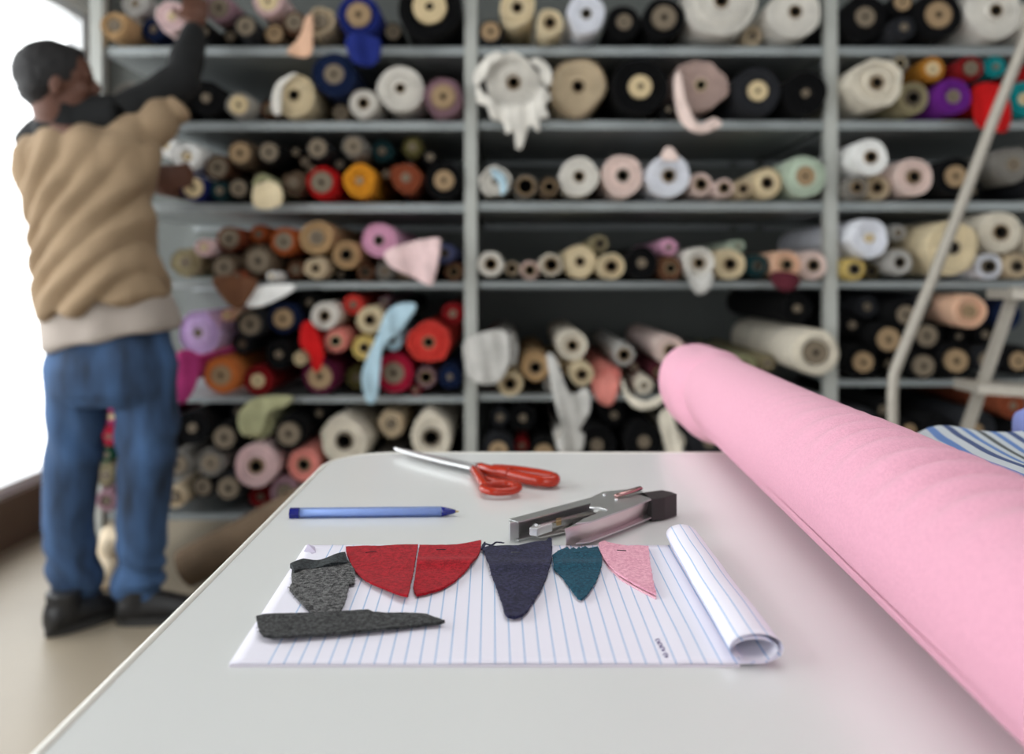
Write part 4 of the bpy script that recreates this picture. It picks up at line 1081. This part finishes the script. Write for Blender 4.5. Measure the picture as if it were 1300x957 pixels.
# the periwinkle roll stands on the table just behind the striped cloth
bm = bmesh.new()
q = [Vector((.565 + .035 * k, .985 - .004 * k, TT + .036)) for k in range(14)]
tube(bm, q, [.0345 * (0.55 if k == 0 else 1) for k in range(14)], seg=30)
pw = thing('fabric_roll', 'periwinkle blue fabric roll behind the striped cloth at the right edge', 'fabric roll', (.7, .985, TT))
obj('fabric', bm, mat('periwinkle_cotton', (132, 144, 204), rough=.9, noise_amt=.05, scale=60, bump=.2), pw)
bm = bmesh.new(); tube(bm, [q[-1] - Vector((.03, 0, 0)), q[-1] + Vector((.01, 0, 0))], .012, seg=16); obj('core_tube', bm, M_card, pw)

# ================================================================ step ladder at the right
M_lad = mat('ladder_metal', (164, 158, 148), rough=.45, metal=.2, noise_amt=.05)
LD = 2.3
lad = thing('step_ladder', 'pale metal step ladder with a bent tube handrail before the right bay', 'ladder', (P(1225, 500, LD).x, LD, 0))
def zfloor(p): return Vector((p.x, p.y, 0.0))
OFF = Vector((.44, -.30, 0))
for off in (Vector((0, 0, 0)), OFF):
    bm = bmesh.new()
    base = P(1133, 600, LD); base.z = 0.004
    raw = [base, P(1133, 640, LD), P(1133, 560, LD), P(1133, 500, LD), P(1135, 474, LD), P(1145, 448, LD), P(1180, 363, LD), P(1225, 248, LD), P(1262, 150, LD), P(1300, 55, LD), P(1325, -12, LD)]
    q = []
    for a_, b_ in zip(raw[:-1], raw[1:]): q += [a_.lerp(b_, k / 3) for k in range(3)]
    q.append(raw[-1])
    tube(bm, [p + off for p in q], .0145, seg=14)
    obj('handrail', bm, M_lad, lad)
for off in (Vector((0, 0, 0)), OFF):
    bm = bmesh.new()
    a_ = P(1290, 364, LD); b_ = P(1222, 560, LD)
    dd = (b_ - a_); dd = dd / -dd.z; foot = a_ + dd * (a_.z - .004)
    top_ = a_ 
    u = Vector((.011, 0, 0)); v = Vector((0, .014, 0))
    r1 = [top_ - u - v, top_ + u - v, top_ + u + v, top_ - u + v]; r2 = [foot - u - v, foot + u - v, foot + u + v, foot - u + v]
    A_ = [bm.verts.new(p + off) for p in r1]; B_ = [bm.verts.new(p + off) for p in r2]
    bm.faces.new(A_); bm.faces.new(B_[::-1])
    for k in range(4): bm.faces.new((A_[k], A_[(k + 1) % 4], B_[(k + 1) % 4], B_[k]))
    obj('stringer', bm, M_lad, lad, smooth=False)
    bm = bmesh.new(); tube(bm, [foot + off + Vector((0, 0, .0)), foot + off + Vector((0, 0, .03))], .022, seg=14); obj('rubber_foot', bm, mat('black_rubber', (26, 26, 26)), lad)
for (x, y) in ((1286, 367), (1243, 484), (1206, 600), (1165, 716)):
    a_ = P(x - 16, y, LD); bm = bmesh.new()
    w_ = Vector((.07, .12, 0))
    pts = [a_ + Vector((0, -.06, 0)), a_ + OFF + Vector((.02, -.06, 0)), a_ + OFF + Vector((.06, .07, 0)), a_ + Vector((0, .07, 0))]
    prism(bm, pts, .026, bevel=.003)
    obj('step', bm, M_lad, lad, smooth=False)
# ================================================================ the person
D0 = 2.52
person = thing('person', 'person in tan vest, black sweater and jeans reaching up to the shelf', 'person', (P(130, 780, D0).x, D0, 0))
M_skin = mat('skin', (92, 58, 44), rough=.6, noise_amt=.05, scale=20)
M_hair = mat('dark_hair', (15, 13, 15), rough=.7, noise_amt=.25, scale=180, bump=.5, bscale=260)
M_vest = mat('tan_vest_cloth', (146, 124, 98), rough=.95, noise_amt=.05, scale=14, bump=.2, bscale=300)
M_sweat = mat('black_sweater_knit', (13, 15, 17), rough=.9, noise_amt=.15, scale=60)
M_shirt = mat('grey_shirt_cloth', (160, 150, 142), rough=.9, noise_amt=.06, scale=14)
M_denim = mat('blue_denim', (44, 68, 100), rough=.9, noise_amt=.8, scale=8, detail=3, bump=.2, bscale=400, stretch=(1.6, 1.6, .45))
M_shoe = mat('black_shoe_leather', (26, 26, 28), rough=.45, noise_amt=.1)
M_sole = mat('shoe_sole_rubber', (40, 39, 38), rough=.7)
def W(x, y, d=D0): return P(x, y, d)
s0 = D0 / F
# --- body, one continuous surface
bm = bmesh.new()
Fd = Vector((.86, .46, .08)).normalized(); Ld = Vector((0, 0, 1)).cross(Fd).normalized(); Ud = Fd.cross(Ld).normalized()
HM = Matrix((Fd, Ld, Ud)).transposed()
hc = W(71, 103, 2.52)
def hd(f, l_, u): return hc + (Fd * f + Ld * l_ + Ud * u) * .91
ell(bm, hd(0, 0, .02), (.098, .076, .088), HM)              # cranium
ell(bm, hd(.035, 0, -.045), (.062, .058, .075), HM)         # face
ell(bm, hd(.062, 0, -.088), (.030, .034, .026), HM)         # chin
ell(bm, hd(.085, 0, .012), (.022, .050, .016), HM)          # brow
ell(bm, hd(.108, 0, -.022), (.020, .013, .022), HM); ell(bm, hd(.100, 0, 0), (.010, .008, .024), HM)   # nose
ell(bm, hd(.094, 0, -.058), (.012, .024, .007), HM); ell(bm, hd(.092, 0, -.070), (.011, .021, .007), HM)   # lips
for sgn in (-1, 1):
    ell(bm, hd(.060, sgn * .048, -.035), (.030, .016, .020), HM)       # cheeks
    ell(bm, hd(-.004, sgn * .078, -.022), (.017, .009, .031), HM)      # ears
    ell(bm, hd(.083, sgn * .030, -.008), (.010, .013, .008), HM)       # eyes
nb = W(82, 172, 2.55)
tube(bm, [hd(-.02, 0, -.03), hd(-.015, 0, -.09), nb], [.058, .056, .064], seg=20)
# torso
X = Vector((1, 0, 0)); Y = Vector((0, 1, 0))
secs = []
for y, x0, x1, d in ((165, 62, 130, 2.56), (185, 38, 178, 2.56), (240, 48, 182, 2.56), (320, 66, 186, 2.55), (390, 72, 196, 2.55), (450, 74, 210, 2.55), (500, 84, 204, 2.55)):
    c = W((x0 + x1) / 2, y, d); secs.append((c, X * ((x1 - x0) / 2 * s0), Y * .095))
loft(bm, secs)
# legs inside the jeans
for pts in (((100, 470), (93, 560), (88, 640), (92, 720), (98, 765)), ((185, 470), (187, 560), (182, 640), (180, 715), (178, 758))):
    tube(bm, [W(x, y, 2.53) for x, y in pts], [.06, .05, .038, .036, .03], seg=16)
# raised arm
SH_, EL_, WR_ = W(158, 150, 2.60), W(232, 100, 2.70), W(247, 34, 2.80)
tube(bm, [SH_, SH_.lerp(EL_, .5), EL_, EL_.lerp(WR_, .4), WR_], [.055, .048, .040, .038, .027], seg=16)
# second arm, reaching forward at chest height beyond the body
S2, E2, W2 = W(50, 190, 2.60), W(120, 240, 2.74), W(190, 226, 2.76)
tube(bm, [S2, E2, E2.lerp(W2, .4), W2], [.055, .042, .038, .026], seg=16)
def hand(bm, wr, tip_dir, palm_n, side_):
    """palm, four unequal bent fingers and a thumb from the side of the palm"""
    tip_dir = tip_dir.normalized(); side_ = (side_ - tip_dir * side_.dot(tip_dir)).normalized(); nrm = tip_dir.cross(side_).normalized()
    if nrm.dot(palm_n) < 0: nrm = -nrm
    M3 = Matrix((side_, tip_dir, nrm)).transposed()
    ell(bm, wr + tip_dir * .045, (.041, .050, .016), M3)
    tube(bm, [wr - tip_dir * .02, wr + tip_dir * .02], [.026, .028], seg=14)
    for k, (o_, L_) in enumerate(((-.031, .078), (-.010, .088), (.011, .082), (.031, .064))):
        p0 = wr + tip_dir * .075 + side_ * o_; p1 = p0 + tip_dir * (L_ * .42) + nrm * .008
        p2 = p1 + tip_dir * (L_ * .22) + nrm * (L_ * .28); p3 = p2 + nrm * (L_ * .28) - tip_dir * .002
        tube(bm, [p0 - tip_dir * .02, p0, p1, p2, p3], [.010, .010, .0092, .0085, .007], seg=10)
        ell(bm, p3, (.007,) * 3, None, 8, 6)
    t0 = wr + tip_dir * .03 - side_ * .034; t1 = t0 + tip_dir * .028 - side_ * .026 + nrm * .012; t2 = t1 + tip_dir * .024 - side_ * .004 + nrm * .020
    tube(bm, [t0 + side_ * .012, t0, t1, t2], [.013, .012, .0105, .0085], seg=10); ell(bm, t2, (.0085,) * 3, None, 8, 6)
hand(bm, WR_, Vector((-.10, .30, .95)), Vector((-.5, .8, -.2)), Vector((1, .3, 0)))
hand(bm, W2, Vector((.9, .4, .1)), Vector((0, .5, -.8)), Vector((0, -.4, 1)))
blob('body', bm, M_skin, person, .0055, 4)
# --- hair
bm = bmesh.new()
ell(bm, hd(-.014, 0, .028), (.100, .083, .092), HM); ell(bm, hd(-.050, 0, -.012), (.058, .074, .066), HM); ell(bm, hd(.030, 0, .078), (.058, .058, .034), HM)
blob('hair', bm, M_hair, person, .006, 3, lambda co, no: .003 * noise.noise(co * 60))
# --- sweater: collar, yoke and sleeves in one piece
bm = bmesh.new()
tube(bm, [W(74, 128, 2.53), W(80, 154, 2.545), W(90, 178, 2.56)], [.064, .078, .095], seg=24)
tube(bm, [W(34, 190, 2.58), W(66, 164, 2.565), W(110, 152, 2.56), W(150, 148, 2.58)], [.05, .062, .068, .066], seg=20)
tube(bm, [SH_, SH_.lerp(EL_, .5), EL_, EL_.lerp(WR_, .3), EL_.lerp(WR_, .65), EL_.lerp(WR_, .96)], [.070, .062, .056, .055, .046, .034], seg=20)
tube(bm, [S2, E2, E2.lerp(W2, .4), E2.lerp(W2, .92)], [.066, .055, .048, .034], seg=20)
blob('sweater', bm, M_sweat, person, .008, 6, lambda co, no: .006 * noise.noise(co * 14))
# --- shirt showing below the vest
bm = bmesh.new(); secs = []
for y, x0, x1, dz in ((352, 64, 184, 0), (385, 56, 216, 0), (408, 56, 226, 0), (428, 57, 230, 0), (432, 62, 225, 0)):
    c = W((x0 + x1) / 2, y, 2.55)
    secs.append((c, X * ((x1 - x0) / 2 * s0) + Vector((0, 0, .012 + .022 * (y - 340) / 85)), Y * {352: .125, 385: .148, 408: .156, 428: .158, 432: .147}[y]))
loft(bm, secs, 40)
def fold_shirt(co, no): return .004 * sin(co.x * 42 + co.z * 14 + 2 * noise.noise(co * 6)) + .003 * noise.noise(co * 16)
blob('shirt', bm, M_shirt, person, .008, 4, fold_shirt)
# --- vest
bm = bmesh.new(); secs = []
for y, x0, x1, d, ry in ((164, 56, 140, 2.57, .075), (176, 32, 186, 2.555, .105), (192, 19, 204, 2.55, .122), (220, 21, 200, 2.545, .130), (255, 33, 192, 2.54, .133), (290, 45, 190, 2.54, .134), (330, 50, 195, 2.54, .150), (365, 52, 206, 2.54, .166), (388, 53, 212, 2.54, .172), (392, 58, 206, 2.54, .160)):
    c = W((x0 + x1) / 2, y, d); k = (y - 156) / 232
    secs.append((c, X * ((x1 - x0) / 2 * s0) + Vector((0, 0, .035 * k)), Y * ry))
loft(bm, secs, 40)
tube(bm, [W(150, 192, 2.56), W(190, 163, 2.60), W(226, 136, 2.645)], [.080, .064, .046], seg=24)
tube(bm, [W(62, 198, 2.56), W(40, 204, 2.58)], [.068, .056], seg=20)
def fold_vest(co, no):
    u = (co.x - person.location.x); z = co.z
    k = max(0, min(1, (1.50 - z) / .35))
    wp = 3.0 * noise.noise(co * 3.2 + Vector((5, 0, 1)))
    w1 = 1 - abs(sin((z * .9 - u * 1.0) * 30 + wp)) * 2        # sharp diagonal pulls toward the raised shoulder
    w1b = sin((z * 1.1 - u * .8) * 66 + 1.7 * wp)
    w2 = 1 - abs(sin(u * 34 + z * 7 + wp * .6)) * 2              # gathers below the yoke
    up_ = max(0, min(1, (z - 1.24) / .16)); m = .35 + .65 * max(0, min(1, .5 + noise.noise(co * 5 + Vector((3, 1, 2)))))
    return (-.015 * w1 * m * (.3 + .7 * k) + .005 * w1b * m * k) * (1 - up_ * .7) - .012 * w2 * up_ * m + .003 * noise.noise(co * 20)
blob('vest', bm, M_vest, person, .008, 5, fold_vest)
# --- jeans
bm = bmesh.new(); secs = []
for y, x0, x1, ry in ((396, 74, 206, .10), (425, 66, 217, .118), (465, 58, 224, .138), (495, 59, 223, .13), (512, 62, 222, .10)):
    c = W((x0 + x1) / 2, y, 2.54); secs.append((c, X * ((x1 - x0) / 2 * s0), Y * ry))
loft(bm, secs, 36)
for pts, rs in ((((98, 490), (96, 530), (94, 575), (89, 620), (87, 660), (92, 710), (97, 748), (98, 770)), (.086, .084, .078, .072, .069, .067, .070, .064)),
                (((184, 490), (187, 530), (187, 575), (184, 620), (181, 660), (179, 705), (176, 738), (177, 757)), (.088, .086, .082, .074, .071, .068, .070, .064))):
    q = [W(x, y, 2.535 + (.01 if x > 140 else -.005)) for x, y in pts]
    tube(bm, q, list(rs), seg=24)
def fold_j(co, no):
    z = co.z; low = max(0, min(1, (.28 - z) / .15)); kn = math.exp(-((z - .52) / .08) ** 2); cr = math.exp(-((z - .84) / .07) ** 2)
    return .008 * low * sin(z * 80 + co.x * 25 + 5 * noise.noise(co * 7)) + .006 * kn * sin(z * 50 + co.x * 40 + 4 * noise.noise(co * 5)) + .007 * cr * sin(co.x * 38 + z * 45) + .006 * noise.noise(co * 9)
blob('jeans', bm, M_denim, person, .008, 4, fold_j)
# --- shoes
def shoe(cx, cy, d, ang):
    base = P(cx, cy, d); base.z = 0
    f = Vector((cos(ang), sin(ang), 0)); s = Vector((-sin(ang), cos(ang), 0)); U = Vector((0, 0, 1))
    bm = bmesh.new()
    secs = [(base - f * .085 + U * .040, s * .024, U * .026), (base - f * .075 + U * .050, s * .036, U * .042), (base - f * .03 + U * .052, s * .040, U * .046),
            (base + f * .04 + U * .046, s * .040, U * .040), (base + f * .10 + U * .036, s * .045, U * .030), (base + f * .16 + U * .030, s * .044, U * .024), (base + f * .195 + U * .026, s * .028, U * .016)]
    loft(bm, secs, 24)
    tube(bm, [base - f * .035 + U * .05, base - f * .035 + U * .115], [.042, .047], seg=20)
    o = blob('shoe', bm, M_shoe, person, .006, 4, lambda co, no: .0015 * noise.noise(co * 40))
    bm = bmesh.new()
    out = []
    for k in range(28):
        a = 2 * PI * k / 28; t = cos(a); w_ = .042 * (1 + .12 * t) 
        out.append(base + f * (.056 + .145 * t) + s * (sin(a) * w_) + U * .022)
    prism(bm, out, .0215, bevel=.003)
    obj('sole', bm, M_sole, o, smooth=False)
shoe(96, 786, 2.49, math.radians(58)); shoe(189, 781, 2.53, math.radians(14))

# ================================================================ light, sky, camera
w = bpy.data.worlds.new('daylight'); bpy.context.scene.world = w; w.use_nodes = True
n, l = w.node_tree.nodes, w.node_tree.links
bg = n['Background']
tc = n.new('ShaderNodeTexCoord'); sp = n.new('ShaderNodeSeparateXYZ'); l.new(tc.outputs['Generated'], sp.inputs[0])
# overcast sky on the window side, an unseen glow added behind the camera
def mrange(sock, a, b):
    m = n.new('ShaderNodeMapRange'); m.inputs[1].default_value = a; m.inputs[2].default_value = b; m.inputs[3].default_value = 0; m.inputs[4].default_value = 1
    m.interpolation_type = 'SMOOTHSTEP'; l.new(sock, m.inputs[0]); return m.outputs[0]
def mth(op, a, b):
    m = n.new('ShaderNodeMath'); m.operation = op
    for k, v in enumerate((a, b)):
        if isinstance(v, (int, float)): m.inputs[k].default_value = v
        else: l.new(v, m.inputs[k])
    return m.outputs[0]
left = mrange(sp.outputs[0], -.12, -.40); back = mrange(sp.outputs[1], .1, -.7); up = mrange(sp.outputs[2], .35, .85); dn = mrange(sp.outputs[2], -.02, -.35)
val = mth('ADD', WBASE, mth('MULTIPLY', back, WBACK))
val = mth('MULTIPLY', val, mth('SUBTRACT', 1.0, mth('MULTIPLY', up, WUP)))
val = mth('MULTIPLY', val, mth('SUBTRACT', 1.0, mth('MULTIPLY', dn, .6)))
val = mth('ADD', val, mth('MULTIPLY', left, WLEFT))
l.new(val, bg.inputs[1]); bg.inputs[0].default_value = (.965, .99, 1.0, 1)
def area(name, loc, target, sx, sy, power, col=(1, 1, 1)):
    L_ = bpy.data.lights.new(name, 'AREA'); L_.shape = 'RECTANGLE'; L_.size = sx; L_.size_y = sy; L_.energy = power; L_.color = col
    o = bpy.data.objects.new(name, L_); C.objects.link(o); o.location = loc
    o.rotation_euler = (Vector(target) - Vector(loc)).to_track_quat('-Z', 'Y').to_euler()
    return o
area('ceiling_lamp', (.3, 1.2, 2.85), (.3, 1.2, 0), 1.6, 1.2, PC, (.95, .98, 1))

cd = bpy.data.cameras.new('camera'); cam = bpy.data.objects.new('camera', cd); C.objects.link(cam)
cam.location = (0, 0, CAMZ); cam.rotation_euler = (PI / 2, 0, 0)
cd.sensor_width = 36; cd.lens = F / 1300 * 36; cd.shift_y = -128.5 / 1300; cd.clip_start = .02
cd.dof.use_dof = True; cd.dof.focus_distance = .62; cd.dof.aperture_fstop = 4.5
sc = bpy.context.scene; sc.camera = cam
sc.view_settings.view_transform = 'Standard'; sc.view_settings.look = 'None'; sc.view_settings.gamma = 1; sc.view_settings.use_curve_mapping = False
sc.view_settings.exposure = 0.0
sc.cycles.max_bounces = 8
